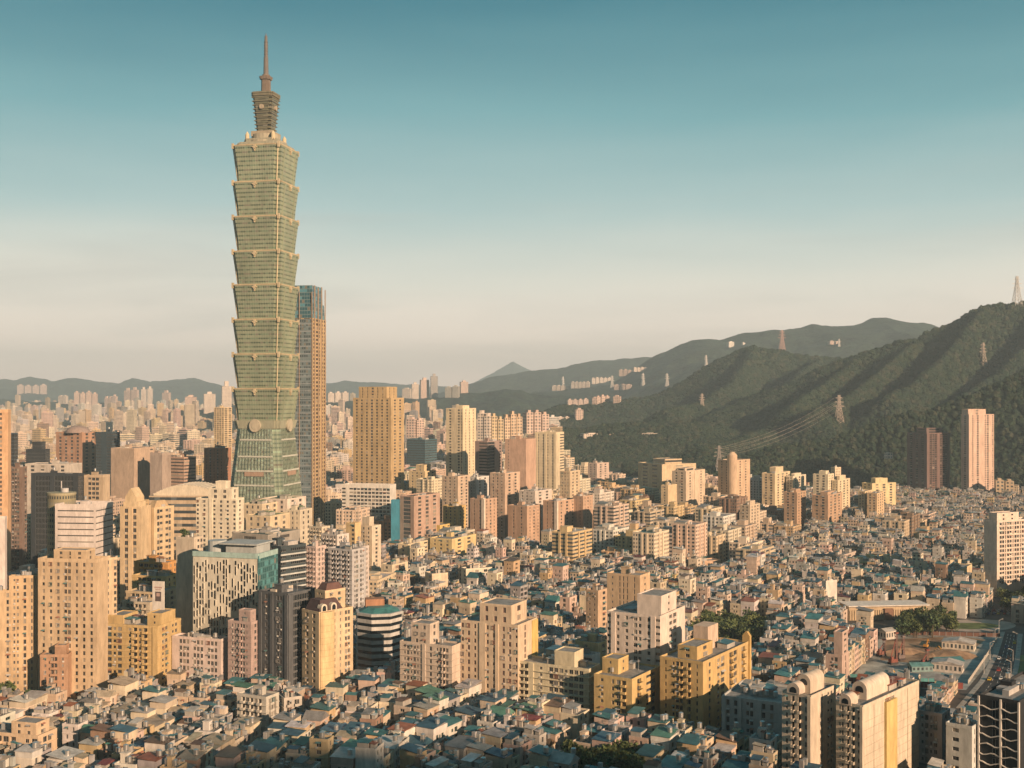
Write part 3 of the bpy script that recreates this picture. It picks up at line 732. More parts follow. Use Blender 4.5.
# ---------------- landmark buildings, near to far ----------------
GOLD = (.62, .44, .17); CREAM = (.60, .51, .37); BEIGE = (.50, .41, .29); PINKB = (.50, .37, .30); WHITE = (.70, .67, .62); GREY = (.36, .36, .36); BROWN = (.33, .20, .14); TEAL = (.06, .22, .25); RED = (.36, .11, .06)
SH = [(.06, .22, .24), (.05, .17, .22), (.08, .28, .22), (.4, .38, .34), (.3, .12, .08)]
ap = 'apartment block'; ob_ = 'office block'
# front edge of the picture
def arch_top(B, x0, x1, y0, y1, z, name='barrel_roof', col=WHITE, axis='x', arch=True):
    """a stair house under a half-round barrel"""
    m = MB(); w = (y1-y0) if axis == 'x' else (x1-x0); r = w/2; n = 14
    prof = [(-r, z), *[(-r*math.cos(math.pi*i/n), z+1.6+r*math.sin(math.pi*i/n)) for i in range(n+1)], (r, z)]
    if axis == 'x': f = lambda p, e: (e, (y0+y1)/2-p[0], p[1]); e0, e1 = x0, x1
    else: f = lambda p, e: ((x0+x1)/2+p[0], e, p[1]); e0, e1 = y0, y1
    m.face([f(p, e0) for p in prof]); m.face([f(p, e1) for p in reversed(prof)])
    for i in range(len(prof)-1): m.face((f(prof[i], e0), f(prof[i], e1), f(prof[i+1], e1), f(prof[i+1], e0)))
    o = m.build(name, MW, B.root, col)
    k = MB(); q = [(r*.55*math.cos(math.pi*i/10), z+1.2+r*.55*math.sin(math.pi*i/10)) for i in range(11)]+[(-r*.55, z+.4), (r*.55, z+.4)]
    k.face([f(p, e0-.06) for p in q]); k.build('arched_window', MGD, o)
    return o
B = hero('apartment_block', 'pale apartment block with barrel roofs and blank gold flank right at the bottom edge', ap, 836, 863, 919, 708, 432, 48, 3.2, '.aw.b.b.w|', '....WW.....', (.60, .53, .42), clutter=1, stair=False, finish=False, shed=[RED], ledge=0)
arch_top(B, -.4, 5.4, B.b*.42, B.b*.42+4.8, B.H, col=(.66, .55, .45)); arch_top(B, B.a*.22, B.a*.62, B.b*.35, B.b*.35+6, B.H+2.2, col=(.66, .58, .48)); m = MB(); m.box(B.a*.22, B.a*.62, B.b*.35, B.b*.35+6, B.H, B.H+2.2); m.build('stair_block', MW, B.root, (.66, .58, .48))
m = MB(); m.box(B.a*.36, B.a*.55, -1.0, -.01, 3, B.H-1.5); m.build('gold_window_bay', MWB, B.root, (.62, .47, .2))
m = MB()
for k in range(1, int(B.H/3.2)):
    for x0, x1 in ((.02, .35), (.56, .99)): m.box(B.a*x0, B.a*x1, -.07, -.004, k*3.2-.05, k*3.2+.05)
for f in (.18, .78): m.box(B.a*f-.06, B.a*f+.06, -.16, -.075, 1, B.H)
m.build('tile_joint', MTR, B.root, (.40, .34, .26))
roof_piece(B.root, 'shed_roof', B.a*.66, B.a*.92, B.b*.3, B.b*.8, B.H, 2, RED, MRM, .1, 2)
roof_piece(B.root, 'shed_roof', B.a*.04, B.a*.24, B.b*.6, B.b*.95, B.H, 1.6, (.4, .16, .09), MRM, .1, 0)
B.done()
B = hero('apartment_block', 'pale barrel roofed apartment block beside the taller one, narrow gold strip on its side', ap, 782, 811, 836, 698, 438, 50, 3.2, '.w.b.b.w|', '...n.aa.', (.58, .51, .41), clutter=0, stair=False, finish=False)
arch_top(B, -.4, 5, B.b*.38, B.b*.38+5.2, B.H+.5, col=(.66, .57, .48)); arch_top(B, B.a*.2, B.a*.75, B.b*.2, B.b*.2+5.6, B.H+3, col=(.6, .52, .42)); m = MB(); m.box(B.a*.2, B.a*.75, B.b*.2, B.b*.2+5.6, B.H, B.H+3); m.build('stair_block', MW, B.root, (.6, .52, .42))
B.done()
B = hero('office_block', 'black glass office block with white wavy bands in the bottom right corner', ob_, 979, 1019, 1060, 704, 440, 48, 3.6, '.g.', '.g.', (.03, .035, .04), frame=2, clutter=2, finish=False, bcol=WHITE, par=1.2)
m = MB()
for k in range(1, 12):
    z = B.H-k*3.6; n = 10
    for i in range(n):
        y0, y1 = B.b*i/n, B.b*(i+1)/n; q = .55*math.sin(i*1.3+k*2); q2 = .55*math.sin((i+1)*1.3+k*2)
        m.face(((-.6, y0, z+q), (-.6, y0, z+q+.35), (-.6, y1, z+q2+.35), (-.6, y1, z+q2))); m.face(((-.6, y0, z+q+.35), (0, y0, z+q+.35), (0, y1, z+q2+.35), (-.6, y1, z+q2+.35)))
for y in (0, B.b*.45, B.b): m.box(-.7, .2, y-.3, y+.3, 1, B.H+.6)
m.build('white_band', MTR, B.root, WHITE); B.done()
hero('office_block', 'small white office block with three dark window bands near the bottom right corner', ob_, 946, 972, 979, 729, 447, 50, 3.7, '.s..', '.vv.', (.56, .58, .56), clutter=3, shed=SH, ledge=0)
hero('apartment_block', 'grimy grey apartment block tucked behind the pale block with a blank gold flank', ap, 916, 942, 950, 716, 470, 52, 3.3, '.aWaW.', '.w.', (.42, .38, .36), clutter=3, shed=SH)
hero('apartment_block', 'grey shaded six storey apartment block of a square grid front by bottom alleys', ap, 722, 782, 800, 705, 482, 62, 3.4, 'pW.Wp.wW.pW.W.p', '.w.w.', (.42, .43, .42), clutter=4, tanks=4, shed=SH, ledge=.3)
B = hero('apartment_block', 'long ochre tiled apartment block with a rounded gable chimney on its right end', ap, 660, 703, 749, 664, 510, 56, 3.3, '.v.aWb.b.v.', '.v.aW.bW.b.', (.54, .39, .18), clutter=1, stair=False, tanks=3, blocks=((.1, .42, .25, .7, 5.5, '.w.', '.w.'),), finish=False, shed=SH)
m = MB(); m.box(B.a*.5, B.a*.72, B.b*.45, B.b*.8, B.H, B.H+11); m.build('lift_tower', MW, B.root, (.58, .46, .36))
m = MB(); m.box(B.a-1.0, B.a+.9, -.8, 3.0, 3, B.H+3.4); m.prism([(B.a-1.0, -.8), (B.a+.9, -.8), (B.a+.9, 3.0), (B.a-1.0, 3.0)], B.H+3.4, B.H+5.4, 0, None, [(B.a-1, .7), (B.a+.9, .7), (B.a+.9, 1.5), (B.a-1, 1.5)]); m.build('gable_tower', MW, B.root, (.58, .40, .16)); B.done()
hero('apartment_block', 'bright ochre tiled apartment block with a tall blank roof block, below the white grid block', ap, 594, 632, 660, 681, 510, 58, 3.3, '.a.vWb.', '.b.sW.', (.58, .43, .2), clutter=2, tanks=2, stair=False, blocks=((.25, .6, .55, .98, 6.5, '.o.', '.o.'),), shed=[(.5, .5, .48)])
hero('apartment_block', 'white gridded apartment slab with a pink flank behind the two ochre blocks', ap, 607, 660, 685, 618, 540, 60, 3.15, 'spw.w.Ww.wps', '..wW..', (.66, .58, .51), clutter=1, stair=False, blocks=((.15, .75, .05, .5, 9, '.....', '..o..'),), fcol=(.5, .48, .44))
hero('apartment_block', 'tall blank salmon coloured slab standing behind the white gridded block', ap, 607, 640, 650, 577, 622, 60, 3.3, '.o.nnn.n.', '.o.', (.58, .43, .28), clutter=1, tanks=1)
hero('apartment_block', 'long pale yellow apartment block lined with balconies and a white end wall', ap, 519, 589, 600, 671, 530, 62, 3.2, 'bb|.a.WWWaWWW.', '..', (.62, .56, .40), clutter=4, tanks=3, stair=False, blocks=((.1, .9, .22, .5, 7, '...', '...'),), shed=[(.6, .58, .52), (.35, .3, .26)], ledge=.6)
B = hero('apartment_block', 'tall beige apartment tower of mauve window pairs with a gold right edge', ap, 461, 518, 537, 627, 545, 64, 3.6, 'W.W.w.||w.w|.W.W.w', '.n..', (.60, .49, .36), clutter=3, tanks=2, stair=False, blocks=((.1, .9, .15, .7, 9, '.w.w.w.', '.w.'),), fcol=(.38, .25, .22), shed=[(.34, .15, .1)], finish=False)
m = MB(); m.box(B.a*.72, B.a+.4, -.4, -.02, 0, B.H+.3); m.build('gold_corner_pier', MW, B.root, (.66, .50, .18)); B.done()
hero('apartment_block', 'pale stepped apartment block with a gold flank left of the mauve windowed tower', ap, 400, 452, 462, 648, 551, 64, 3.2, '.aWaWa.|.W.aWbW.', '..', (.56, .48, .40), clutter=1, tanks=2, stair=False, blocks=((0, .9, .42, .78, 10, '.w.w.', '.w.'),), ledge=.35)
# striped octagonal office
C = P(379, 0, 613); oc = empty('round_office_block', (C.x, 613, 0), .2); tag(oc, 'round cornered office block striped in white and dark bands under a teal roof', ob_)
H = HC-(614-YH)*613/F; r_ = 12.8; m = MB(); gls = MB()
poly = [(r_*math.cos(math.pi/8+i*math.pi/4)*(1 if i % 2 else 1), r_*math.sin(math.pi/8+i*math.pi/4)) for i in range(8)]
pin = [(x*.965, y*.965) for x, y in poly]; k = 0; z = 0
while z < H-1:
    m.prism(poly, z, z+1.9); gls.prism(pin, z+1.9, z+3.6); z += 3.6
m.build('white_band', MW, oc, (.52, .52, .50)); gls.build('window_band', MGD, oc)
m = MB(); m.prism([(x*1.02, y*1.02) for x, y in poly], z-.0, z+1.4); m.build('parapet', MTR, oc, (.45, .46, .45)); m = MB(); m.prism([(x*.9, y*.9) for x, y in poly], z+1.4, z+3.6, 0, None, [(x*.5, y*.5) for x, y in poly]); m.build('roof', MRM, oc, (.07, .26, .25))
m = MB(); m.box(-7, 3, 1, 8, z+2, z+7); m.build('stair_block', MW, oc, (.38, .2, .12)); HERO.append((C.x-14, 613-14, 1, 0, 28, 28, H))
# beige block with the dark mansard and arched dormers
B = hero('apartment_block', 'beige apartment tower with a bowed gold front and dark mansard roof with arched dormers', ap, 302, 319, 353, 614, 562, 47, 3.3, '.W.W.', '....|v.v.WW.', (.60, .48, .32), clutter=0, tanks=0, stair=False, finish=False, fcol=(.5, .47, .42))
m = MB(); n = 10; pts = [(-1.5+0*i, 0) for i in range(0)]
arc = [(B.a*.02+B.a*.42*(1-math.cos(math.pi*i/n))/2, -2.2*math.sin(math.pi*i/n)) for i in range(n+1)]
m.prism(arc, .2, B.H+.6); m.build('bowed_front', MW, B.root, (.66, .50, .28))
m = MB()
for zz in range(3, int(B.H), 3): m.prism([(x, y-.06) for x, y in arc], zz, zz+.12)
m.build('string_course', MTR, B.root, (.42, .31, .18))
m = MB(); z = B.H; m.prism([(.8, .8), (B.a*.75, .8), (B.a*.75, B.b-.8), (.8, B.b-.8)], z, z+6, 0, None, [(3, 3), (B.a*.6, 3), (B.a*.6, B.b-3), (3, B.b-3)]); man = m.build('mansard_roof', MTR, B.root, (.09, .06, .06))
for fx in (.16, .44): 
    m = MB(); x = B.a*fx; q = [(-1.8, 0), *[(-1.8*math.cos(math.pi*i/8), 2.6+1.8*math.sin(math.pi*i/8)) for i in range(9)], (1.8, 0)]
    m.face([(x+p, .2, z+e) for p, e in q]); [m.face(((x+q[i][0], .2, z+q[i][1]), (x+q[i][0], 3.4, z+q[i][1]), (x+q[i+1][0], 3.4, z+q[i+1][1]), (x+q[i+1][0], .2, z+q[i+1][1]))) for i in range(len(q)-1)]
    d_ = m.build('dormer', MTR, B.root, (.66, .6, .5)); k = MB(); k.face([(x+p*.62, .15, z+.4+e*.72) for p, e in q]); k.build('arched_window', MGD, d_)
B.block(B.a*.35, B.a*.95, B.b*.35, B.b*.95, z, z+9, '.ww.', '.w.w.'); m = MB(); m.prism([(B.a*.38, B.b*.38), (B.a*.92, B.b*.38), (B.a*.92, B.b*.92), (B.a*.38, B.b*.92)], z+9, z+13, 0, None, [(B.a*.48, B.b*.48), (B.a*.82, B.b*.48), (B.a*.82, B.b*.82), (B.a*.48, B.b*.82)]); m.build('mansard_roof', MTR, B.root, (.14, .08, .07)); B.done()
hero('office_block', 'dark charcoal office tower with square window pairs left of the bowed gold front', ob_, 259, 288, 316, 596, 569, 58, 3.5, '|.W.|.WW.|', '|gggg|', (.10, .11, .12), frame=2, clutter=3, tanks=0, par=1.2, roof=(.12, .13, .14), ledge=.0)
hero('apartment_block', 'narrow mauve apartment block with a stepped roof left of the charcoal tower', ap, 228, 251, 260, 624, 575, 66, 3.2, '.aWWbWa.', '.w.', (.46, .36, .33), clutter=1, tanks=1, stair=False, blocks=((.2, .8, .1, .6, 6, '.o.', '.o.'),), ledge=.3, shed=[(.08, .2, .24)])
hero('office_block', 'low pinkish white office block with rows of window groups below the glass hotel', ob_, 172, 221, 229, 641, 583, 72, 3.6, '..WWW.WWW.WWW.', '...', (.62, .53, .49), clutter=4, tanks=2, base=7, stair=False)
# hotel with scattered upright windows
C, t, a, bb = solve(193, 258, 277, 598, 74); H = HC-(556-YH)*598/F
B = Bd('hotel_tower', 'pale hotel tower speckled with scattered upright windows and a teal glass side', 'hotel', (C[0], C[1], 0), t, (.60, .58, .49), 3.3, 0); rr = random.Random(5)
cells = 22; cw = bb/cells
B.block(0, a, 0, bb, 0, H, '.', '.', par=0); HERO.append((C[0], C[1], math.cos(t), math.sin(t), a, bb, H))
m = MB(); gl = MB()
for c in range(cells):
    z = 4+rr.random()*2
    while z < H-4:
        h = rr.choice((2.2, 2.8, 4.4)); y = bb*(c+.5)/cells
        if rr.random() < .72 and z+h < H-2:
            gl.box(-.05, .02, y-cw*.28, y+cw*.28, z, z+h); 
            if rr.random() < .6: m.box(-.5, 0, y-cw*.42, y-cw*.3, z-.2, z+h+.2)
        z += h+rr.choice((.7, 1.1, 1.8))
B.done(); 
gl.build('upright_windows', MGD, B.root)['kind'] = 'stuff'; m.build('window_fins', MTR, B.root, (.62, .6, .52))['kind'] = 'stuff'
MTG = mat('teal_glass', (.10, .24, .25), rough=.3, metallic=.2, win='grid', glass=(.05, .14, .15), wsize=(.05, .95, .12, .88))
m = MB(); m.box(-.3, a+.1, -.5, -.02, .1, H, uvs=(2.2, 3.3)); m.build('glass_side', MTG, B.root); m = MB(); m.box(-.4, .4, -.2, bb+.1, H-1.5, H+1.2); m.box(.4, a, -.6, .4, H-1.5, H+1.2); m.build('parapet', MTR, B.root, (.35, .5, .48))
B.w = MB(); m = MB(); m.box(4, a*.9, 3, bb*.55, H, H+5); m.cyl(a*.5, bb*.78, 5, H, H+6, 20); m.box(1.5, a*.95, 1.5, bb*.62, H+5, H+5.8); m.build('plant_room', MWB, B.root, (.42, .46, .46))
hero('office_block', 'dark office block with white horizontal stripes right beside the speckled hotel', ob_, 262, 281, 306, 548, 640, 50, 3.7, '|.g.', 's.sss', (.05, .07, .08), frame=2, clutter=3, ledge=.0, bcol=WHITE, finish=True)
B = HERO[-1]; sb = MB(); nfl = int(B[6]/3.7)
for k in range(1, nfl): sb.box(-.4, B[4], -.45, -.02, k*3.7-.5, k*3.7+.35)
o = [q for q in bpy.data.objects if q.name.startswith('office_block') and q.parent is None][-1]; o = max((q for q in bpy.data.objects if q.get('label', '').startswith('dark office block with white')), key=lambda q: q.name); sb.build('white_band', MTR, o, (.5, .53, .52))
hero('apartment_block', 'slim plain beige block with a small tree on its roof behind the hotel', ap, 176, 194, 203, 539, 640, 70, 3.3, '....', '.ww', (.56, .49, .39), clutter=1, tanks=1, stair=False)
# left cluster
hero('apartment_block', 'tall beige apartment slab with a dense grid of small dark windows at left', ap, 38, 97, 108, 562, 552, 82, 3.25, '.w.w.w.WW.w.w.w.', '..', (.58, .45, .30), clutter=4, tanks=4, stair=False, par=1.4, fcol=(.4, .34, .28), blocks=((.1, .9, .2, .75, 5, '.w.n.w.', '.w.'),), mull=2)
hero('apartment_block', 'narrow beige apartment wing standing directly behind the dense grid slab', ap, 97, 103, 117, 560, 590, 76, 3.25, '.w', '.v.w', (.58, .46, .31), clutter=2, tanks=1, stair=False)
hero('apartment_block', 'beige lower wing joining the left side of the dense grid slab', ap, 9, 37, 39, 577, 562, 82, 3.25, '.aa.W.v.', '.', (.56, .42, .26), clutter=2, tanks=2, stair=False)
hero('apartment_block', 'beige apartment block cut by the left edge beside the stepped wings', ap, -30, 11, 13, 592, 560, 82, 3.25, '.a.W.a.W', '.', (.55, .42, .27), clutter=2, tanks=2)
hero('apartment_block', 'slim reddish brown apartment tower in front of the dense grid slab', ap, 40, 68, 76, 656, 548, 74, 3.2, '.a.bb.a.', '.n.', (.42, .27, .18), clutter=1, tanks=1, stair=False, blocks=((.1, .9, .1, .5, 4.5, '.', '.'),))
hero('apartment_block', 'stepped tan apartment block in the bottom left corner', ap, -40, 38, 57, 738, 462, 74, 3.2, '.aWa.bWb.aW', '.WW.', (.62, .48, .33), clutter=2, tanks=3, stair=False, blocks=((.1, .8, .05, .36, 5, '.w.w.', '.w.'),), ledge=.4)
hero('apartment_block', 'gold and cream apartment block with a rust side right of the dense grid slab', ap, 97, 158, 181, 628, 580, 76, 3.2, '.WWaW.abab.|', '.aw.aw.', (.55, .41, .2), clutter=2, tanks=2, stair=False, blocks=((.2, .8, .02, .25, 6, '.o.', '.'), (.2, .8, .65, .9, 4, '.', '.')), shed=SH, ledge=.3)
for i, (xl, xc, xr, y, D) in enumerate(((134, 168, 178, 564, 690), (132, 166, 178, 578, 668), (126, 158, 178, 594, 648), (122, 150, 160, 604, 626))):
    hero('apartment_block', ('orange topped low block, highest of four stepping down behind the white billboard', 'ochre low block second highest of the four steps behind the white billboard', 'tan balconied low block third of four steps beside the white billboard', 'pale low block lowest of four steps at the foot of the white billboard')[i], ap, xl, xc, xr, y, D, 74, 3.1, '.bWbWb.', '.w.w.', ((.58, .32, .12), (.58, .42, .2), (.5, .4, .26), (.5, .44, .34))[i], clutter=3, tanks=2, stair=i == 0, shed=[(.5, .22, .09), (.3, .28, .25)], ledge=.4)
hero('office_block', 'white office block wrapped in thin dark window stripes with a grey side', ob_, 55, 96, 113, 508, 777, 84, 4.3, '.ttttttttttttttt.', 't', (.66, .60, .56), clutter=4, tanks=1, par=2.5, ledge=0)
# olive cylinder
C = P(61.5, 0, 800); cy = empty('round_office_tower', (C.x, 800, 0), 0); tag(cy, 'olive drum shaped tower behind the white striped office block', ob_); H = HC-(494-YH)*800/F
m = MB(); m.cyl(0, 0, 9.4, 0, H, 32, 0, uvw=(2, 4)); m.build('wall', MWW, cy, (.30, .27, .17)); m = MB(); m.cyl(0, 0, 9.7, H-.3, H+1.2, 32); m.build('parapet', MTR, cy, (.36, .33, .22)); m = MB(); m.cyl(0, 0, .35, H, H+9, 8); m.cyl(2, 1, 2.5, H+1.2, H+4, 12); m.build('mast', MTR, cy, (.5, .5, .5)); HERO.append((C.x-10, 790, 1, 0, 20, 20, H))
# gabled beige office
for (args, lab) in (((120, 141, 151, 508, 762, 80, 4.2, '.W|W.', '.'), 'beige office wing with a stepped pointed gable facing the viewer'), ((143, 154, 174, 509, 775, 62, 4.2, '.', '.Ws.sW.'), 'broad beige office block with wide window rows beside the pointed gable')):
    B = hero('office_block', lab, ob_, *args, (.60, .47, .30), clutter=2, tanks=0, stair=False, finish=False)
    if 'pointed' in lab[:50]:
        m = MB(); y0, y1, z = B.b*.15, B.b*.85, B.H; ym = (y0+y1)/2
        m.prism([(.2, y0), (B.a*.8, y0), (B.a*.8, y1), (.2, y1)], z, z+4); m.prism([(.2, ym-4), (B.a*.8, ym-4), (B.a*.8, ym+4), (.2, ym+4)], z+4, z+7); m.prism([(.2, ym-4), (B.a*.8, ym-4), (B.a*.8, ym+4), (.2, ym+4)], z+7, z+13, 0, None, [(.2, ym-.1), (B.a*.8, ym-.1), (B.a*.8, ym+.1), (.2, ym+.1)]); m.build('gable', MW, B.root, (.62, .49, .31))
    else:
        m = MB(); z = B.H; m.prism([(2, 2), (B.a-2, 2), (B.a-2, B.b-2), (2, B.b-2)], z, z+5, 0, None, [(B.a*.3, B.b*.3), (B.a*.7, B.b*.3), (B.a*.7, B.b*.7), (B.a*.3, B.b*.7)]); m.build('hipped_roof', MTR, B.root, (.48, .36, .22))
    B.done()
hero('apartment_block', 'bright white stepped apartment tower with a yellow recess below the green skyscraper', ap, 196, 236, 244, 500, 850, 76, 3.3, 'w.w.|w.w.w.w', '.w.', (.72, .66, .52), clutter=1, tanks=2, stair=False, blocks=((.05, .9, .12, .7, 8, '.w.w.', '.w.'), (.2, .8, .3, .55, 13, '.', '.')))
hero('apartment_block', 'orange and white tower at the far left edge, tall with a dark slot', ap, -16, 8, 11, 412, 905, 86, 3.6, '.v.v.', '.', (.64, .42, .25), clutter=1, tanks=0, stair=False, par=2)
hero('apartment_block', 'white banded block cut by the left edge below the orange tower', ap, -30, 5, 7, 518, 800, 86, 3.4, '.s.', '.', (.68, .62, .58), clutter=1)
hero('office_block', 'dark brown grid office slab just right of the orange edge tower', ob_, 9, 22, 27, 468, 930, 84, 3.4, '.WWW.', '.W', (.22, .16, .13), clutter=2, tanks=0)
hero('office_block', 'dark blue slab peeking out right of the orange edge tower', ob_, 8, 14, 18, 434, 1120, 84, 3.6, 'g', 'g', (.04, .07, .10), frame=2, clutter=0, tanks=0)
hero('office_block', 'dark teal glass hall with a black flat roof left of the drum tower', ob_, 31, 78, 84, 476, 985, 82, 4.5, '.ggg.gggg.', 'g', (.04, .05, .06), frame=2, clutter=2, tanks=0, roof=(.06, .06, .06), par=2, backmat=None)
hero('office_block', 'beige framed block attached to the right of the dark teal glass hall', ob_, 84, 103, 110, 477, 990, 80, 4, '.WWW.', '.', (.5, .40, .28), clutter=1, tanks=0, roof=(.12, .09, .07), par=1.6)
hero('office_block', 'pale low block behind the dark teal glass hall near the left edge', ob_, 25, 70, 82, 465, 1140, 82, 3.8, '.w.w.w.w.', '.', (.54, .5, .44), clutter=2, tanks=1)
hero('office_block', 'black stepped block behind the pale low block at left', ob_, 26, 45, 50, 450, 1340, 82, 4, 'ggg', 'g', (.03, .04, .05), frame=2, blocks=((.1, .9, .2, .7, 9, 'g', 'g'),), clutter=0, tanks=0, stair=False)
B = hero('office_block', 'wide red brown office block with a shallow domed roof at upper left', ob_, 56, 82, 98, 433, 1420, 70, 4.2, '.W.W.W.W.', '.W.W.', (.44, .27, .18), clutter=0, tanks=0, stair=False)
m = MB(); cx_, cy_ = B.a*.3, B.b*.35
for k in range(6): r0, r1 = 15*math.cos(k*.26), 15*math.cos((k+1)*.26); m.cyl(cx_, cy_, r0, B.H+9*math.sin(k*.26), B.H+9*math.sin((k+1)*.26), 24, r1=r1)
m.build('dome', MTR, B.root, (.32, .25, .22))
hero('office_block', 'dark glass block crossed by slanting white stripes beside the domed block', ob_, 96, 112, 120, 433, 1380, 76, 3.6, 's.s', 's', (.05, .08, .10), frame=2, clutter=0, tanks=0, bcol=WHITE, ledge=.5)
hero('office_block', 'plain windowless beige block with a thin flank, widest of the blank ones', ob_, 111, 134, 155, 449, 1235, 70, 4, '..', '..o', (.48, .37, .28), clutter=2, tanks=0)
hero('office_block', 'grey beige blank block with a bright narrow strip, right of the widest blank one', ob_, 150, 162, 171, 455, 1210, 70, 4, '.', '.', (.40, .33, .28), clutter=2, tanks=0, par=2)
hero('office_block', 'pink banded office block with rounded look right of the blank beige blocks', ob_, 170, 184, 196, 458, 1230, 66, 3.6, 's', 's', (.48, .34, .26), clutter=1, tanks=0)
hero('apartment_block', 'rust brown apartment block just left of the base of the green skyscraper', ap, 204, 224, 231, 449, 1290, 74, 3.4, '.v.W.v.W.v.', '.w.', (.38, .2, .13), clutter=3, tanks=1, shed=[(.35, .14, .1)])
hero('apartment_block', 'pale gold rounded tower just above and left of the rust brown block', ap, 214, 224, 232, 408, 1900, 74, 3.4, 'wwww', 'ww', (.66, .52, .32), clutter=0, tanks=0)
# arena with a shallow white vault
C = P(186, 0, 1010); ar = empty('arena', (C.x, 1010, 0), rad(-3)); tag(ar, 'long arena under a shallow pale vaulted roof left of the green skyscraper', 'arena')
m = MB(); n = 20; w = 29; H = HC-(494-YH)*1010/F
prof = [(-w+2*w*i/n, H+8*(1-((i-n/2)/(n/2))**2)) for i in range(n+1)]
for i in range(n): m.face(((*[prof[i][0]], 0, prof[i][1]), (prof[i+1][0], 0, prof[i+1][1]), (prof[i+1][0], 36, prof[i+1][1]), (prof[i][0], 36, prof[i][1])))
m.face([(x, 0, z) for x, z in [(-w, H-1.5)]+[(w, H-1.5)]+prof[::-1]]); m.face([(x, 36, z) for x, z in prof]+[(w, 36, H-1.5), (-w, 36, H-1.5)]); m.build('vaulted_roof', MTR, ar, (.62, .56, .44))
m = MB()
for i in range(n+1): m.box(prof[i][0]-.2, prof[i][0]+.2, -.4, 36, prof[i][1]-.3, prof[i][1]+.35)
m.build('roof_rib', MTR, ar, (.66, .6, .5))
m = MB(); m.box(-w-3, w+3, -3, 38, 0, H-1.5, uvs=(5, 6)); m.build('wall', MWB, ar, (.50, .40, .28)); HERO.append((C.x-34, 1006, 1, 0, 68, 66, H))
# podium blocks round the skyscraper
for i, (xl, xc, xr, y, D, c, l) in enumerate(((243, 262, 280, 505, 1010, (.62, .53, .38), 'yellowish podium block at the left foot of the green skyscraper'), (262, 287, 306, 500, 1030, (.66, .58, .50), 'pink white podium block in the middle at the skyscraper foot'), (285, 300, 312, 511, 990, (.6, .54, .42), 'cream podium block at the right foot of the green skyscraper'), (246, 270, 290, 517, 960, (.62, .52, .36), 'low cream annex in front of the yellowish podium block'))):
    hero('podium_block', l, 'podium', xl, xc, xr, y, D, 70, 4.5, '.w.w.w.', '.w.w.', c, clutter=4, tanks=1, shed=[(.3, .38, .2), (.5, .45, .35)], stair=i != 1, roof=(.32, .36, .2))
hero('mall_roof', 'dark roofed shopping hall with a green roof terrace below the podium blocks', 'shopping hall', 232, 268, 300, 536, 800, 64, 5, '.s.', '.s.', (.34, .32, .28), clutter=5, tanks=1, roof=(.10, .14, .12))
# jagged grey white apartments
for i, (xl, xc, xr, y, D, th, lab) in enumerate(((303, 316, 326, 548, 740, 60, 'pink white balconied apartment block right of the striped dark office'), (321, 337, 349, 536, 790, 55, 'pale jagged apartment block, tallest of the white trio'), (328, 352, 366, 551, 735, 60, 'grey shaded balconied block, widest of the white trio'), (352, 361, 369, 548, 760, 60, 'narrow pale block at the right end of the white trio'), (309, 322, 330, 528, 860, 60, 'cream block with small windows behind the pink white balconied one'))):
    hero('apartment_block', lab, ap, xl, xc, xr, y, D, th, 3.1, '.bWb.bWb.', '.aW.Wa.', ((.56, .46, .42), (.6, .56, .52), (.46, .46, .46), (.58, .52, .48), (.6, .54, .42))[i], clutter=2, tanks=2, ledge=.4, shed=SH)
hero('apartment_block', 'gold blank sided narrow block right of the podium trees', ap, 346, 355, 361, 524, 900, 62, 3.3, '.w', '...', (.62, .47, .26), clutter=0, tanks=1, stair=False)
hero('apartment_block', 'cream stepped small block beside the gold blank sided narrow block', ap, 360, 372, 381, 527, 905, 60, 3.3, '.w.w.', '.w.', (.62, .54, .42), clutter=1, tanks=1, blocks=((.1, .6, .3, .9, 7, '.', '.'),), stair=False)
# middle distance
B = hero('apartment_block', 'big square gold apartment tower of gridded windows with a roof block', ap, 353, 391, 404, 399, 1445, 68, 3.9, '.w.w.w.W.w.w.w.', '.w.w.', (.50, .37, .20), clutter=0, tanks=0, stair=False, blocks=((.1, .9, .15, .88, 15, '.n.n.W.n.n.', '.n.n.'),), par=1.5)
hero('office_block', 'long low white office block with gridded front left of the blue panel', ob_, 342, 390, 396, 488, 1180, 76, 3.8, 's.sWWWWWWWWWW', '.', (.66, .63, .57), clutter=1, tanks=0, stair=False, roof=(.5, .49, .46), par=3)
hero('office_block', 'narrow bright blue panel block between the white office and brown block', ob_, 391, 399, 400, 501, 1120, 76, 3.8, '.', '.', (.05, .24, .34), clutter=0, tanks=0, stair=False)
hero('office_block', 'brown pink low block with a dark glass slot right of the blue panel', ob_, 400, 414, 440, 497, 1120, 58, 3.8, '.gg.', '.W.W.W.', (.46, .33, .26), clutter=2, tanks=0, roof=(.2, .15, .12), stair=False)
hero('apartment_block', 'cream stepped block right behind the long low white office', ap, 409, 425, 436, 472, 1420, 62, 3.5, '.w.w.w.', '.w.w.', (.62, .50, .3), clutter=0, tanks=1, blocks=((.2, .8, .2, .7, 8, '.w.', '.w.'),), stair=False)
hero('office_block', 'low teal drum fronted glass office between the gold tower and the white tower', ob_, 407, 425, 437, 440, 1900, 60, 4, 's', 's', (.06, .13, .16), frame=2, clutter=1, tanks=0)
hero('apartment_block', 'slender white apartment tower, tallest just right of the image centre left', ap, 446, 463, 476, 409, 1420, 62, 3.5, '.w..wn', '.v.v.v.', (.70, .60, .42), clutter=0, tanks=0, stair=False, blocks=((.1, .6, .1, .5, 4, '.', '.'),))
hero('office_block', 'dark grey and pink slab directly right of the slender white tower', ob_, 475, 487, 502, 442, 1350, 60, 3.6, '.ss', 'gg.v', (.33, .25, .22), clutter=1, tanks=0, frame=2)
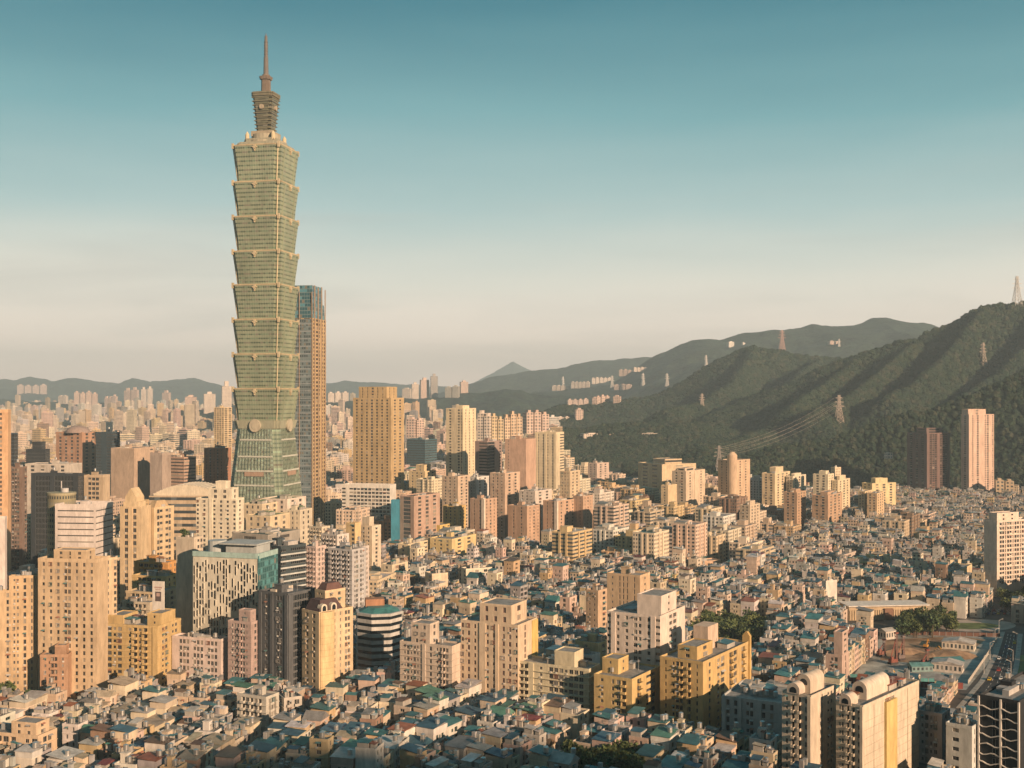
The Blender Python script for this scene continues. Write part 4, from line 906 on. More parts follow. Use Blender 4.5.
hero('apartment_block', 'plain salmon pink tower with a rusty top near the picture centre', ap, 505, 526, 536, 440, 1300, 66, 3.5, '.o.......', '..', (.52, .36, .27), clutter=2, tanks=0, roof=(.3, .14, .1), shed=[(.34, .16, .1)])
hero('apartment_block', 'pale yellow finned tower right of the plain salmon pink tower', ap, 535, 556, 564, 434, 1370, 66, 3.4, '|v.v|v.v|', '.s', (.64, .56, .40), clutter=1, tanks=0, par=2)
for i, (xl, xc, xr, y, D, lab) in enumerate(((470, 484, 497, 500, 1130, 'brown apartment tower with a white edge stripe, leftmost of the brown row'), (508, 527, 541, 507, 1135, 'brown apartment tower in the middle of the brown row'), (543, 557, 577, 502, 1140, 'brown apartment tower with a white stripe left of the shaded twin'), (573, 583, 593, 497, 1160, 'tall brown tower at the right end of the brown row'))):
    hero('apartment_block', lab, ap, xl, xc, xr, y, D, 55, 3.2, '.n.v.', '.v.w.v.', (.50, .35, .25), clutter=2, tanks=1, ledge=0)
    if i in (0, 2):
        hb = HERO[-1]; o = [q for q in bpy.data.objects if q.get('label', '') == lab][0]; m = MB(); m.box(-.5, 1.6, -.5, -.02, 1, hb[6]+.5); m.box(-.5, -.02, -.02, 3, 1, hb[6]+.5); m.build('white_stripe', MTR, o, (.72, .64, .54))
for i, (xl, xc, xr, y, D, c, lab) in enumerate(((417, 440, 452, 526, 1150, (.62, .46, .17), 'golden low block with a stepped parapet left of the brown row'), (443, 458, 466, 507, 1180, (.58, .42, .18), 'golden taller block between its low twin and the brown row'), (442, 458, 470, 477, 1230, (.56, .45, .34), 'beige windowed block below the slender white tower'), (467, 476, 489, 478, 1260, (.64, .62, .58), 'white block with a shaded glass corner below the slender white tower'), (490, 505, 520, 474, 1210, (.54, .41, .31), 'stepped tan block left below the plain salmon tower'), (560, 570, 580, 472, 1220, (.6, .49, .34), 'cream twin block right below the yellow finned tower'), (519, 535, 552, 492, 1190, (.6, .54, .48), 'long white low block above the brown row'))):
    hero('apartment_block', lab, ap, xl, xc, xr, y, D, 60, 3.3, '.w.w.a.', '.w.w.', c, clutter=2, tanks=2)
# beige group in front of the wooded slope
hero('school_block', 'wide flat beige institutional block in front of the wooded slope', 'institution', 638, 662, 696, 465, 1520, 52, 4.5, '.s.s.', '..s..', (.60, .48, .32), clutter=1, tanks=0, stair=False, blocks=((.3, .8, .3, .8, 6, 's', 's'),), roof=(.4, .35, .28))
hero('apartment_block', 'pale tower of paired window columns in front of the wide institutional block', ap, 672, 686, 705, 472, 1380, 55, 3.3, '.w.w.', '.v.|.v.', (.60, .50, .38), clutter=0, tanks=0, stair=False, blocks=((.1, .6, .2, .8, 4, 'w', 'w'),))
hero('apartment_block', 'cream square topped block between the institution and the pale paired tower', ap, 661, 668, 677, 486, 1350, 58, 3.3, '.w.', '...', (.62, .5, .32), clutter=1, tanks=0)
hero('apartment_block', 'pinkish small block alone in front of the trees left of the institution', ap, 588, 597, 609, 464, 1650, 55, 3.3, '.w.w.', '.w.w.', (.56, .45, .38), clutter=1, tanks=1)
B = hero('apartment_block', 'tan tower with flared foot and round domed lift tower against the woods', ap, 718, 733, 750, 461, 1400, 48, 3.3, '.v.v.v', 'v.v.v.', (.56, .42, .29), clutter=0, tanks=0, stair=False)
m = MB(); m.cyl(3, 3, 6.2, 0, B.H+7, 16); m.cyl(3, 3, 6.2, B.H+7, B.H+11, 16, r1=2.5); m.build('lift_tower', MW, B.root, (.58, .44, .31))
m = MB(); m.prism([(-2.5, -2.5), (B.a+4, -2.5), (B.a+2, B.b), (-2, B.b+4)], 0, 16, 0, None, [(-.1, -.1), (B.a, -.1), (B.a, B.b), (-.1, B.b)]); m.build('flared_base', MW, B.root, (.54, .41, .28))
def yard(i): return ((.62, .52, .36), (.6, .48, .34))[i % 2]
for i, (xl, xc, xr, y, D, c, lab, blk) in enumerate((
    (762, 775, 790, 474, 1420, (.66, .55, .37), 'cream stepped block in front of dark woods, left of the white pair', 7), (786, 793, 806, 477, 1440, (.68, .60, .46), 'white block joined to the right of the cream stepped block', 3),
    (813, 828, 834, 475, 1400, (.70, .62, .45), 'white block with wide window rows left of its narrow core tower', 4), (832, 838, 850, 481, 1405, (.68, .58, .4), 'white lower block right of the narrow core tower', 5),
    (831, 835, 841, 468, 1425, (.68, .58, .42), 'narrow windowless core tower between two white blocks', 0),
    (784, 797, 806, 493, 1300, (.48, .33, .22), 'brown low terrace block before the cream stepped pair', 3), (812, 828, 842, 496, 1290, (.48, .33, .22), 'brown low terrace block before the white pair', 3),
    (862, 872, 896, 484, 1420, (.64, .54, .32), 'bright yellow apartment block left of the dark brown slab', 6), (858, 865, 872, 492, 1350, (.62, .5, .32), 'cream block at the left foot of the bright yellow block', 0), (867, 877, 884, 494, 1330, (.64, .48, .3), 'pinkish blank block at the foot of the bright yellow block', 0),
    (740, 750, 760, 506, 1200, (.58, .48, .36), 'beige block of many windows below the tan domed tower', 4))):
    hero('apartment_block', lab, ap, xl, xc, xr, y, D, 56, 3.2, '.W.W.', '.w.W.w.', c, clutter=1, tanks=1, stair=False, blocks=((.25, .75, .25, .7, blk, '.', '.'),) if blk else ())
B = hero('apartment_block', 'dark brown apartment slab with a wide crown at the foot of the green hill', ap, 907, 927, 950, 434, 1700, 56, 3.2, '.W.W.W.', '.bWb.bWb.', (.20, .135, .12), clutter=0, tanks=0, stair=False, blocks=((.2, .85, .25, .75, 8, 'w', 'w'),), par=1.5, ledge=.5, fcol=(.2, .16, .14))
B = hero('apartment_block', 'tallest pink apartment tower against the green hill, right of the dark slab', ap, 961, 969, 994, 415, 1680, 50, 3.2, '.w.', '.v.W..vW.v', (.60, .44, .35), clutter=0, tanks=0, stair=False, blocks=((0, .7, .1, .9, 8, '.', '.v.'),))
hero('hotel_tower', 'large white hotel slab at the right edge with a blue grey flank', 'hotel', 984, 997, 1036, 522, 865, 42, 3.5, '.', '.WWnWWnWWnWWnWW.', (.68, .58, .49), clutter=2, tanks=1, stair=False, blocks=((.05, .6, .15, .8, 6, '.', '.o.o.'),), ledge=.3, base=9)
# mid right
hero('apartment_block', 'pinkish grey narrow tower beside the sandy building site', ap, 826, 842, 849, 657, 590, 58, 3.2, '.aW.', '.n.', (.50, .38, .32), clutter=0, tanks=1, stair=False, blocks=((.1, .9, .02, .55, 12, '.', 'o'),))
hero('apartment_block', 'plain white narrow slab with a teal foot left of the long sandstone hall', ap, 822, 826, 837, 582, 790, 40, 3.2, '.', '.', (.68, .62, .56), clutter=0, tanks=1, stair=False)
B = hero('exhibition_hall', 'long sandstone hall with a white flat roof above the building site', 'hall', 847, 849, 930, 609, 775, 6, 13, '.', '..............', (.50, .39, .26), clutter=0, tanks=0, stair=False, par=1.6, b=16, a=55, roof=(.5, .48, .44))
m = MB()
for k in range(34): x = B.a*(k+.5)/34; m.box(x-.25, x+.25, -.5, -.02, .3, B.H-1)
m.build('wall_rib', MTR, B.root, (.52, .42, .28)); m = MB(); m.box(B.a*.5-3, B.a*.5+3, -1.6, -.52, 0, B.H); m.build('dark_bay', MTR, B.root, (.22, .13, .09)); m = MB(); m.box(-1, B.a+1, -2, B.b+.5, B.H+1.65, B.H+2.3); m.build('white_canopy', MTR, B.root, (.72, .68, .62))
for i, (xl, xc, xr, y, D, c, pl, pr, lab) in enumerate((
    (917, 926, 949, 585, 860, (.62, .55, .43), '.', '.bWb.', 'cream balconied block with a grey blank flank above the tree clump'),
    (939, 955, 972, 573, 900, (.64, .52, .33), '.aW.aW.', '..', 'block with a blank gold end wall left of the white hotel'),
    (971, 983, 1001, 581, 880, (.62, .52, .38), '.Wa.', '..', 'cream blank ended block just left of the white hotel'),
    (824, 843, 856, 556, 1000, (.50, .42, .36), '.W.', 'Ww.', 'grey brown block at the left end of the long yellow row'),
    (838, 858, 906, 563, 960, (.64, .52, .27), '.w.', '.WbW.WbW.WbW.', 'long yellow apartment row with evenly spaced roof turrets'),
    (938, 950, 978, 566, 960, (.62, .54, .36), '.w.', '.bWb.Wb.', 'cream row with two roof turrets above the gold end wall'),
    (768, 780, 806, 566, 930, (.58, .45, .33), '.w.w.', '.Wb.bW.', 'pinkish walk up row with red rooftop room'),
    (770, 782, 801, 585, 850, (.56, .50, .44), '.a.', '.Wa.W.', 'pale walk up block below the pinkish row'),
    (700, 718, 748, 589, 830, (.62, .55, .47), '.aW.', '.WbWbW.', 'long cream walk up row with rooftop water tanks'),
    (660, 670, 702, 583, 860, (.62, .46, .22), '.a.', '.W.s.W.', 'golden low block behind the salmon slab'),
    (668, 676, 721, 564, 960, (.54, .38, .26), '.', '..s....', 'long brown hall with a flat tan roof among low houses'),
    (693, 703, 716, 572, 930, (.62, .6, .56), '.w.', '.s.', 'small round topped white block before the long brown hall'),
    (586, 598, 610, 592, 700, (.52, .38, .26), '.a.a.', '.w.', 'tan small block left of the salmon slab'),
    (574, 598, 609, 645, 600, (.60, .47, .26), '.o.', '.w.', 'small golden block left of the white gridded slab'),
    (556, 592, 600, 657, 590, (.60, .60, .58), '.s', '.', 'white low factory with strip windows beside the small golden block'),
    (430, 452, 476, 540, 1000, (.66, .53, .28), '.w.w.w.', '.w.w.', 'wide yellow school wing below the brown row'),
    (398, 408, 433, 545, 985, (.64, .55, .38), '.w.', '.w.w.', 'cream hall left of the wide yellow school wing'),
    (520, 540, 552, 556, 950, (.62, .56, .42), '.w.w.', '.w.', 'cream low wing by the clump of street trees'),
    (472, 486, 520, 568, 900, (.64, .56, .42), '.W.', '.W.W.W.', 'long cream school block with paired windows'),
    (461, 466, 492, 570, 860, (.66, .6, .48), '.w', '..W.W.', 'white sunlit walk up block in the middle houses'),
    (381, 392, 408, 566, 870, (.62, .54, .40), '.w.', '.WbW.', 'cream corner block left of the middle houses'),
    (425, 432, 448, 575, 830, (.66, .56, .42), '.w', '...', 'blank cream wall block in the middle houses'))):
    B = hero('walk_up_block', lab, ap, xl, xc, xr, y, D, 54 if xc > 560 else 62, 3.2, pl, pr, c, clutter=3, tanks=2, shed=SH, finish=False)
    if 'turret' in lab:
        for f in (.08, .36, .64, .9)[:4 if 'long' in lab else 2]:
            m = MB(); m.box(B.a*f-1.8, B.a*f+1.8, .5, 4.5, B.H, B.H+4.5); m.box(B.a*f-2.1, B.a*f+2.1, .2, 4.8, B.H+4.5, B.H+4.9); m.build('roof_turret', MW, B.root, (.66, .56, .38))
    B.done()
# six storey block among the near houses
hero('walk_up_block', 'cream corner apartment block with teal railings among the near teal roofs', ap, 237, 266, 279, 699, 506, 64, 3.1, '.bWbWb.', '.bWb.', (.52, .50, .44), clutter=2, tanks=3, shed=SH, ledge=.4)
hero('walk_up_block', 'grimy twin of the cream corner block joined on its right', ap, 278, 284, 302, 700, 512, 52, 3.1, '.a.', '.bW.bW.', (.48, .45, .4), clutter=2, tanks=3, shed=SH, ledge=.4)
# ---------------- district layout ----------------
def gpt(px, py): D = gd(py); return ((px-512)*D/F, D)
def inpoly(x, y, poly):
    c = False; n = len(poly); j = n-1
    for i in range(n):
        xi, yi = poly[i]; xj, yj = poly[j]
        if (yi > y) != (yj > y) and x < (xj-xi)*(y-yi)/(yj-yi)+xi: c = not c
        j = i
    return c
SITE = [gpt(*q) for q in ((848, 684), (880, 637), (905, 633), (1000, 634), (1008, 640), (966, 690), (900, 688))]
ROAD = [gpt(*q) for q in ((960, 712), (985, 672), (1000, 645), (1006, 632), (1030, 630), (1036, 660), (1024, 716))]
LAWN = [gpt(*q) for q in ((935, 634), (955, 618), (1012, 616), (1022, 630), (1000, 638))]
PARKS = [[gpt(*q) for q in p] for p in (((686, 664), (692, 624), (770, 624), (768, 664)), ((565, 800), (572, 768), (640, 768), (640, 800)), ((-20, 722), (-20, 700), (42, 698), (44, 720)), ((898, 640), (905, 622), (955, 622), (952, 640)),
        ((344, 540), (350, 525), (400, 525), (400, 540)), ((556, 566), (560, 548), (602, 548), (600, 566)), ((1000, 615), (985, 598), (1030, 598), (1030, 615)), ((985, 720), (1000, 690), (1060, 690), (1060, 720)))]
AVOID = [[gpt(*q) for q in ((938, 722), (966, 684), (1000, 650), (1045, 650), (1060, 725))], SITE, ROAD, LAWN, [gpt(*q) for q in ((838, 640), (842, 620), (940, 620), (940, 640))], [gpt(*q) for q in ((1000, 660), (1010, 630), (1060, 630), (1060, 700), (1010, 700))]]+PARKS
def hits_hero(x, y, r, px=None):
    for cx, cy, c, s, a, b, H in HERO:
        dx, dy = x-cx, y-cy; lx, ly = dx*c+dy*s, -dx*s+dy*c
        if -r < lx < a+r and -r < ly < b+r: return True
    return any(inpoly(x, y, p) for p in AVOID)
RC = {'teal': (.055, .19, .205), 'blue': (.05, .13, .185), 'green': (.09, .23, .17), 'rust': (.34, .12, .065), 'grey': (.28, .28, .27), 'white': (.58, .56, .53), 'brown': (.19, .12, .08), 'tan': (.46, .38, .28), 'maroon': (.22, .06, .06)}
WC = {'cream': (.66, .57, .44), 'beige': (.56, .46, .34), 'grey': (.34, .33, .32), 'white': (.62, .59, .54), 'pinkish': (.56, .43, .36), 'ochre': (.54, .41, .24), 'brown': (.28, .19, .14)}
rl = random.Random(21)
LOTS = []    # dict per building
def zone(px, yg):
    if px > 835 and yg > 680: return ('low', 5, 8)
    if yg > 628: return ('low', 7.5, 14) if not (px < 230 and yg < 690) else ('low', 10, 18)
    if px > 700 and 520 < yg < 548 and math.sin(px*.05) > .45: return ('mid', 12, 20)
    if px > 760: return ('low', 6.5, 12.5) if yg < 548 else ('low', 7, 15)
    if px > 570:
        return ('low', 8, 15) if yg > 572 else ('mid', 16, 36) if yg > 492 else None
    if px > 375: return ('low', 9, 16) if yg > 556 else ('mid', 12, 26) if yg > 535 else ('mid', 18, 42)
    if yg > 560: return ('mid', 12, 30)
    return ('mid', 16, 46)
def add_lots(th, pmin, pmax, kind):
    c, s = math.cos(rad(th)), math.sin(rad(th))
    if kind == 'low': lw, ld, gap, Dmax, Dmin = 6.6, 8.8, 4.3, 1750, 425
    else: lw, ld, gap, Dmax, Dmin = 27, 22, 12, 2700, 560
    pitch = 2*ld+gap; n = int(Dmax*1.5/pitch)
    for j in range(-n, n):
        wob = rl.uniform(-1, 1); wide = 5 if j % 5 == 0 else 0
        s0 = -Dmax*1.2; blk = rl.uniform(60, 110); run = 0
        while s0 < Dmax*1.6:
            w = lw*rl.uniform(.75, 1.7 if kind == 'low' else 1.5)
            if run > blk: s0 += rl.uniform(4, 9) if kind == 'low' else 14; run = 0; blk = rl.uniform(50, 120)
            for row in (0, 1):
                t0 = j*pitch+row*(ld+.3)+wide; d = ld*rl.uniform(.8, 1.02)
                gx, gy = s0+w/2, t0+d/2
                x, y = gx*c-gy*s, gx*s+gy*c
                if not (Dmin < y < Dmax): continue
                px, yg = pix(x, y, 0)
                if not (pmin-(0 if pmin > 0 else 60) < px < pmax+(60 if pmax > 1000 else 0)): continue
                z = zone(px, yg)
                if not z or z[0] != kind: continue
                LOTS.append(dict(x=x, y=y, w=w, d=d, th=th, kind=kind, h=rl.uniform(z[1], z[2])*(rl.choices((1, 1.5), (9, 1 if yg < 650 else .15))[0] if kind == 'low' else rl.choice((1, 1, 1, 1.25, .7))), px=px, yg=yg))
            s0 += w+(.25 if kind == 'low' else rl.uniform(5, 12)); run += w
add_lots(60, 400, 1100, 'low'); add_lots(76, -100, 400, 'low')
add_lots(58, 400, 1100, 'mid'); add_lots(76, -100, 400, 'mid')
# the far city, sparse towers over a low carpet
for k in range(11000):
    D = 2550+(rl.random()**1.25)*6200; px = rl.uniform(-30, 560) if D < 4200 else rl.uniform(-30, 440)
    if px > 470 and D > 3600: continue
    tall = rl.random() < .09
    LOTS.append(dict(x=(px-512)*D/F, y=D, w=rl.uniform(13, 34), d=rl.uniform(12, 26), th=rl.choice((20, 66, 76)), kind='far', h=rl.uniform(40, 105)*(1 if D > 3600 else .7) if tall else rl.uniform(12, 34), px=px, yg=YH+F*HC/D))
xs = np.array([q['x'] for q in LOTS]); ys = np.array([q['y'] for q in LOTS])
hz = np.where(ys > 1450, hill(xs, ys), -40.)
LOTS = [q for q, z in zip(LOTS, hz) if z < (1.5 if q['kind'] != 'far' else 60) and not hits_hero(q['x'], q['y'], 8 if q['kind'] == 'low' else max(q['w'], q['d'])*.6+3)]
for q in LOTS: q['z'] = 0
xs = np.array([q['x'] for q in LOTS]); ys = np.array([q['y'] for q in LOTS]); hz = np.where(ys > 2400, hill(xs, ys), 0)
for q, z in zip(LOTS, hz):
    q['z'] = max(0, float(z)-2)
    if q['kind'] == 'low':
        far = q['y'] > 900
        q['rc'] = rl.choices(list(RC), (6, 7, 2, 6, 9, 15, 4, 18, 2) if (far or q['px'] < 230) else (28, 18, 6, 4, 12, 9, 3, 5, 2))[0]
        q['wc'] = rl.choices(list(WC), (12, 9, 3, 7, 6, 3, 2))[0]
    else:
        q['rc'] = rl.choices(list(RC), (2, 1, 1, 1, 7, 4, 2, 7, 0))[0]; q['wc'] = rl.choices(list(WC), (12, 9, 2, 6, 5, 4, 1))[0]
    q['rt'] = rl.choices(('sheet', 'gable', 'flat', 'shed'), (9, 1.2, 5, 8))[0] if q['kind'] == 'low' else rl.choices(('flat', 'shed', 'sheet'), (6, 3, 1))[0]
def cj(c, a=.12): k = 1+rl.uniform(-a, a); return tuple(min(.8, v*k*(1+rl.uniform(-.04, .04))) for v in c)
# screen coverage, near to far, to find which ones show
buf = np.zeros((768, 1024), bool)
def rect(x, y, w, d, th, z, h):
    c, s = math.cos(rad(th)), math.sin(rad(th)); P_ = []
    for a in (-w/2, w/2):
        for b in (-d/2, d/2):
            X, Y = x+a*c-b*s, y+a*s+b*c; P_ += [pix(X, Y, z), pix(X, Y, z+h)]
    u = [p[0] for p in P_]; v = [p[1] for p in P_]
    return max(0, int(min(u)+.5)), min(1024, int(max(u)+.5)), max(0, int(min(v)+.5)), min(768, int(max(v)-.0))
items = [(q['y'], q) for q in LOTS]+[(h[1]+5, h) for h in HERO]
items.sort(key=lambda t_: t_[0])
for _, q in items:
    if isinstance(q, dict): r = rect(q['x'], q['y'], q['w'], q['d'], q['th'], q['z'], q['h'])
    else:
        cx, cy, c, s, a, b, H = q; X, Y = cx+(a*c-b*s)/2, cy+(a*s+b*c)/2; r = rect(X, Y, a*.95, b*.95, math.degrees(math.atan2(s, c)), 0, H)
    x0, x1, y0, y1 = r
    vis = 0
    if x1 > x0 and y1 > y0:
        sub = buf[y0:y1, x0:x1]; vis = int((~sub).sum()); sub[:] = True
    if isinstance(q, dict): q['vis'] = vis
LANDMARKS = [(379, 650, 'the round striped office'), (705, 700, 'the ochre gable chimney block'), (1000, 735, 'the black corner office'), (499, 665, 'the mauve windowed tower'), (330, 650, 'the bowed gold front tower'), (285, 650, 'the charcoal tower'), (646, 640, 'the white gridded slab'),
  (915, 660, 'the sandy building site'), (888, 615, 'the sandstone hall'), (1005, 560, 'the white edge hotel'), (978, 455, 'the pink hillside tower'), (928, 465, 'the dark hillside slab'), (734, 485, 'the domed tan tower'), (58, 690, 'the slim red brown tower'), (265, 720, 'the teal railed corner block'), (28, 750, 'the bottom left corner block'),
  (880, 730, 'the gold flanked barrel block'), (808, 730, 'the narrower barrel block'), (200, 665, 'the pinkish low office'), (525, 525, 'the brown apartment row'), (750, 730, 'the grey grid block'), (627, 705, 'the bright ochre block'), (560, 690, 'the long balcony block'), (430, 670, 'the stepped pale block'), (140, 650, 'the gold and cream block'), (80, 620, 'the dense window slab'), (225, 600, 'the speckled hotel'), (265, 480, 'the green skyscraper'),
  (378, 440, 'the square gold tower'), (461, 440, 'the slender white tower'), (667, 480, 'the wide institutional block'), (84, 535, 'the white striped office'), (147, 535, 'the pointed gable office'), (878, 500, 'the bright yellow block'), (870, 565, 'the turreted yellow row'), (520, 470, 'the plain salmon tower'), (5, 470, 'the orange edge tower'), (75, 455, 'the domed brown block'), (186, 490, 'the vaulted arena'), (145, 460, 'the blank beige block'), (836, 660, 'the pink narrow tower'), (495, 572, 'the long cream school'), (345, 560, 'the pale jagged trio'), (830, 490, 'the white pair')]
NAMED = []
def autolabel(o, desc, px, py, i_want=None):
    L = min(LANDMARKS, key=lambda q: math.hypot(q[0]-px, (q[1]-py)*1.3)); dx, dy = px-L[0], py-L[1]
    rel = ('below' if dy > 0 else 'above') if abs(dy)*1.2 > abs(dx) else ('right of' if dx > 0 else 'left of')
    NAMED.append((o, desc, rel, L[2], px, py))
ORD = ['', 'second', 'third', 'fourth', 'fifth', 'sixth', 'seventh', 'eighth', 'ninth', 'tenth', 'eleventh', 'twelfth']
def finish_labels():
    d = {}
    for q in NAMED: d.setdefault((q[1], q[2], q[3]), []).append(q)
    for (desc, rel, L), qs in d.items():
        base = f'{desc} {rel} {L}'
        if len(qs) == 1: qs[0][0]['label'] = base; continue
        if len(qs) <= 12:
            qs.sort(key=lambda q: q[4])
            for i, q in enumerate(qs):
                if i == 0: q[0]['label'] = base+', leftmost'
                elif i == len(qs)-1: q[0]['label'] = base+', rightmost'
                else: q[0]['label'] = base+f', {ORD[i]} from left'
        else:
            qs.sort(key=lambda q: q[5])
            for r0 in range(0, len(qs), 8):
                for i, q in enumerate(sorted(qs[r0:r0+8], key=lambda q: q[4])):
                    q[0]['label'] = base+f', {(ORD[r0//8] or "top")} row, {(ORD[i] or "first")} from left'
# --- near houses, each one with its parts
low = sorted([q for q in LOTS if q['kind'] == 'low'], key=lambda q: -q['vis']); ind_low = [q for q in low[:300] if q['vis'] > 12]
mid = sorted([q for q in LOTS if q['kind'] != 'low'], key=lambda q: -q['vis']); ind_mid = [q for q in mid[:298] if q['vis'] > 10]
for q in ind_low+ind_mid: q['ind'] = True
PAT = ('.w.w.', '.aW.', '.WaW.', '.bW.', '.wbw.', 'WW', '.W.W.', '.s.')
def local_origin(q):
    c, s = math.cos(rad(q['th'])), math.sin(rad(q['th'])); w, d = q['w'], q['d']
    return (q['x']-w/2*c+d/2*s, q['y']-w/2*s-d/2*c, q['z'])
for q in ind_low:
    B = Bd('house', None, 'house', local_origin(q), rad(q['th']), cj(WC[q['wc']]), 3.2, 1 if q['y'] < 620 else 0, rl.choice(((.25, .25, .25), (.5, .48, .44), (.1, .2, .18))), 'low houses packed between the apartment blocks', rl.choice(('solid', 'rail')), mull=1.6)
    w, d = q['w'], q['d']; nf = max(2, round(q['h']/3.2)); h = nf*3.2; z1 = h
    pr = rl.choice(PAT) if w > 8 else '.W.'; pl = rl.choice(('.w.w.', '.o.', '..', '.aa.', '.W.'))
    B.block(0, w, 0, d, 0, z1, pl, pr, par=.7 if q['rt'] in ('flat', 'shed') else .15, roofcol=cj((.25, .25, .24)), ledge=.25 if rl.random() < .4 else 0)
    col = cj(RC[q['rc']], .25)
    if q['rt'] == 'sheet':
        roof_piece(B.root, 'sheet_roof', -.5, w+.5, -.6, d+.4, z1+.2, rl.choice((.9, 2.2, 2.6)), col, MRM, rl.uniform(.05, .16), rl.choice((0, 1)), cj(WC[q['wc']]))
    elif q['rt'] == 'gable':
        roof_piece(B.root, 'gable_roof', -.5, w+.5, -.6, d+.4, z1+.2, rl.choice((.6, 1.8)), col, MRM, .4, 2, cj(WC[q['wc']]))
    elif q['rt'] == 'shed':
        k = rl.uniform(.5, .68); roof_piece(B.root, 'sheet_roof', .2, w*rl.uniform(.6, 1), d*(1-k), d-.2, z1, rl.uniform(2, 2.8), col, MRM, .12, rl.choice((0, 1, 2)))
        if rl.random() < .6: roof_piece(B.root, 'sheet_roof', w*.1, w*.5, .4, d*.35, z1, 1.9, cj(RC[rl.choice(('grey', 'white', 'rust', 'teal'))]), MRM, .15, 1)
    else: B.clutter(.4, w-.4, .4, d-.4, z1, 2, SH, 2, True)
    if q['rt'] != 'flat':
        for _ in range(rl.choice((0, 1, 1, 2))):
            link(bpy.data.objects.new('water_tank', proto('tank', tank_mesh)), B.root, (rl.uniform(1.2, w-1.2), rl.uniform(.8, d*.3), z1+(0 if q['rt'] == 'shed' else 2.4)), 0, (.3, .3, .3))
    B.done()
    cx, cy = pix(q['x'], q['y'], z1)
    autolabel(B.root, f"{q['rc']} {dict(sheet='sheet roofed', gable='gable roofed', flat='toned flat roofed', shed='rooftop shed topped')[q['rt']]} {q['wc']} house", cx, cy)
def fast_block(root, q, mb=None):
    pass
for q in ind_mid:
    far = q['kind'] == 'far'; o = local_origin(q)
    nm, ct, gr = ('tower_block', 'tower block', 'tower blocks of the far city') if far else ('city_block', 'city building', 'mid rise buildings of the middle city')
    root = empty(nm, o, rad(q['th'])); tag(root, None, ct, gr); w, d, h = q['w'], q['d'], q['h']; col = cj(WC[q['wc']])
    fh = 3.3 if not far else 4.5; m = MB()
    m.box(0, w, 0, d, 0, h, uvs=(rl.choice((2.6, 3.2, 4)), fh), bottom=False)
    wall = m.build('wall', rl.choices((MWW, MWB), (5, 1))[0], root, col)
    m = MB(); t = .35
    m.face(((0, 0, h+.02), (w, 0, h+.02), (w, d, h+.02), (0, d, h+.02))); m.build('roof', MRF, root, cj(RC[q['rc']] if q['rt'] == 'flat' else (.26, .25, .24)))
    m = MB()
    for a in ((-.1, w+.1, -.1, t), (-.1, w+.1, d-t, d+.1), (-.1, t, t, d-t), (w-t, w+.1, t, d-t)): m.box(*a, h-.4, h+1.1)
    if not far:   # corner piers and a recessed bay read at this distance
        for f in (rl.uniform(.2, .45), rl.uniform(.55, .8)):
            m.box(w*f-.9, w*f+.9, -.9, -.02, 2, h+.4); m.box(-.9, -.02, d*f-.9, d*f+.9, 2, h+.4)
    m.build('parapet', MTR, root, tuple(c*1.05 for c in col))
    m = MB(); a, b = w*rl.uniform(.15, .5), d*rl.uniform(.2, .5); m.box(a, a+w*.3, b, b+d*.35, h, h+rl.uniform(3, 6)); 
    if rl.random() < .5: a2 = w*rl.uniform(.05, .6); m.box(a2, a2+w*.18, d*.1, d*.4, h+.1, h+2.7)
    m.build('stair_block', MW, root, col)
    if q['rt'] == 'shed' and not far:
        roof_piece(root, 'sheet_roof', w*.05, w*.6, d*.45, d*.95, h, 2.4, cj(RC[q['rc']]), MRM, .12, rl.choice((0, 1, 2)))
    if not far:
        for _ in range(2): link(bpy.data.objects.new('water_tank', proto('tank', tank_mesh)), root, (rl.uniform(2, w-2), rl.uniform(2, d-2), h), 0, (.3, .3, .3))
    cx, cy = pix(q['x'], q['y'], h*.7)
    autolabel(root, f"{q['wc']} {('far tower block' if h > 40 else 'far block') if far else ('tall apartment block' if h > 30 else 'mid rise block' if h > 18 else 'low block')}", cx, cy)
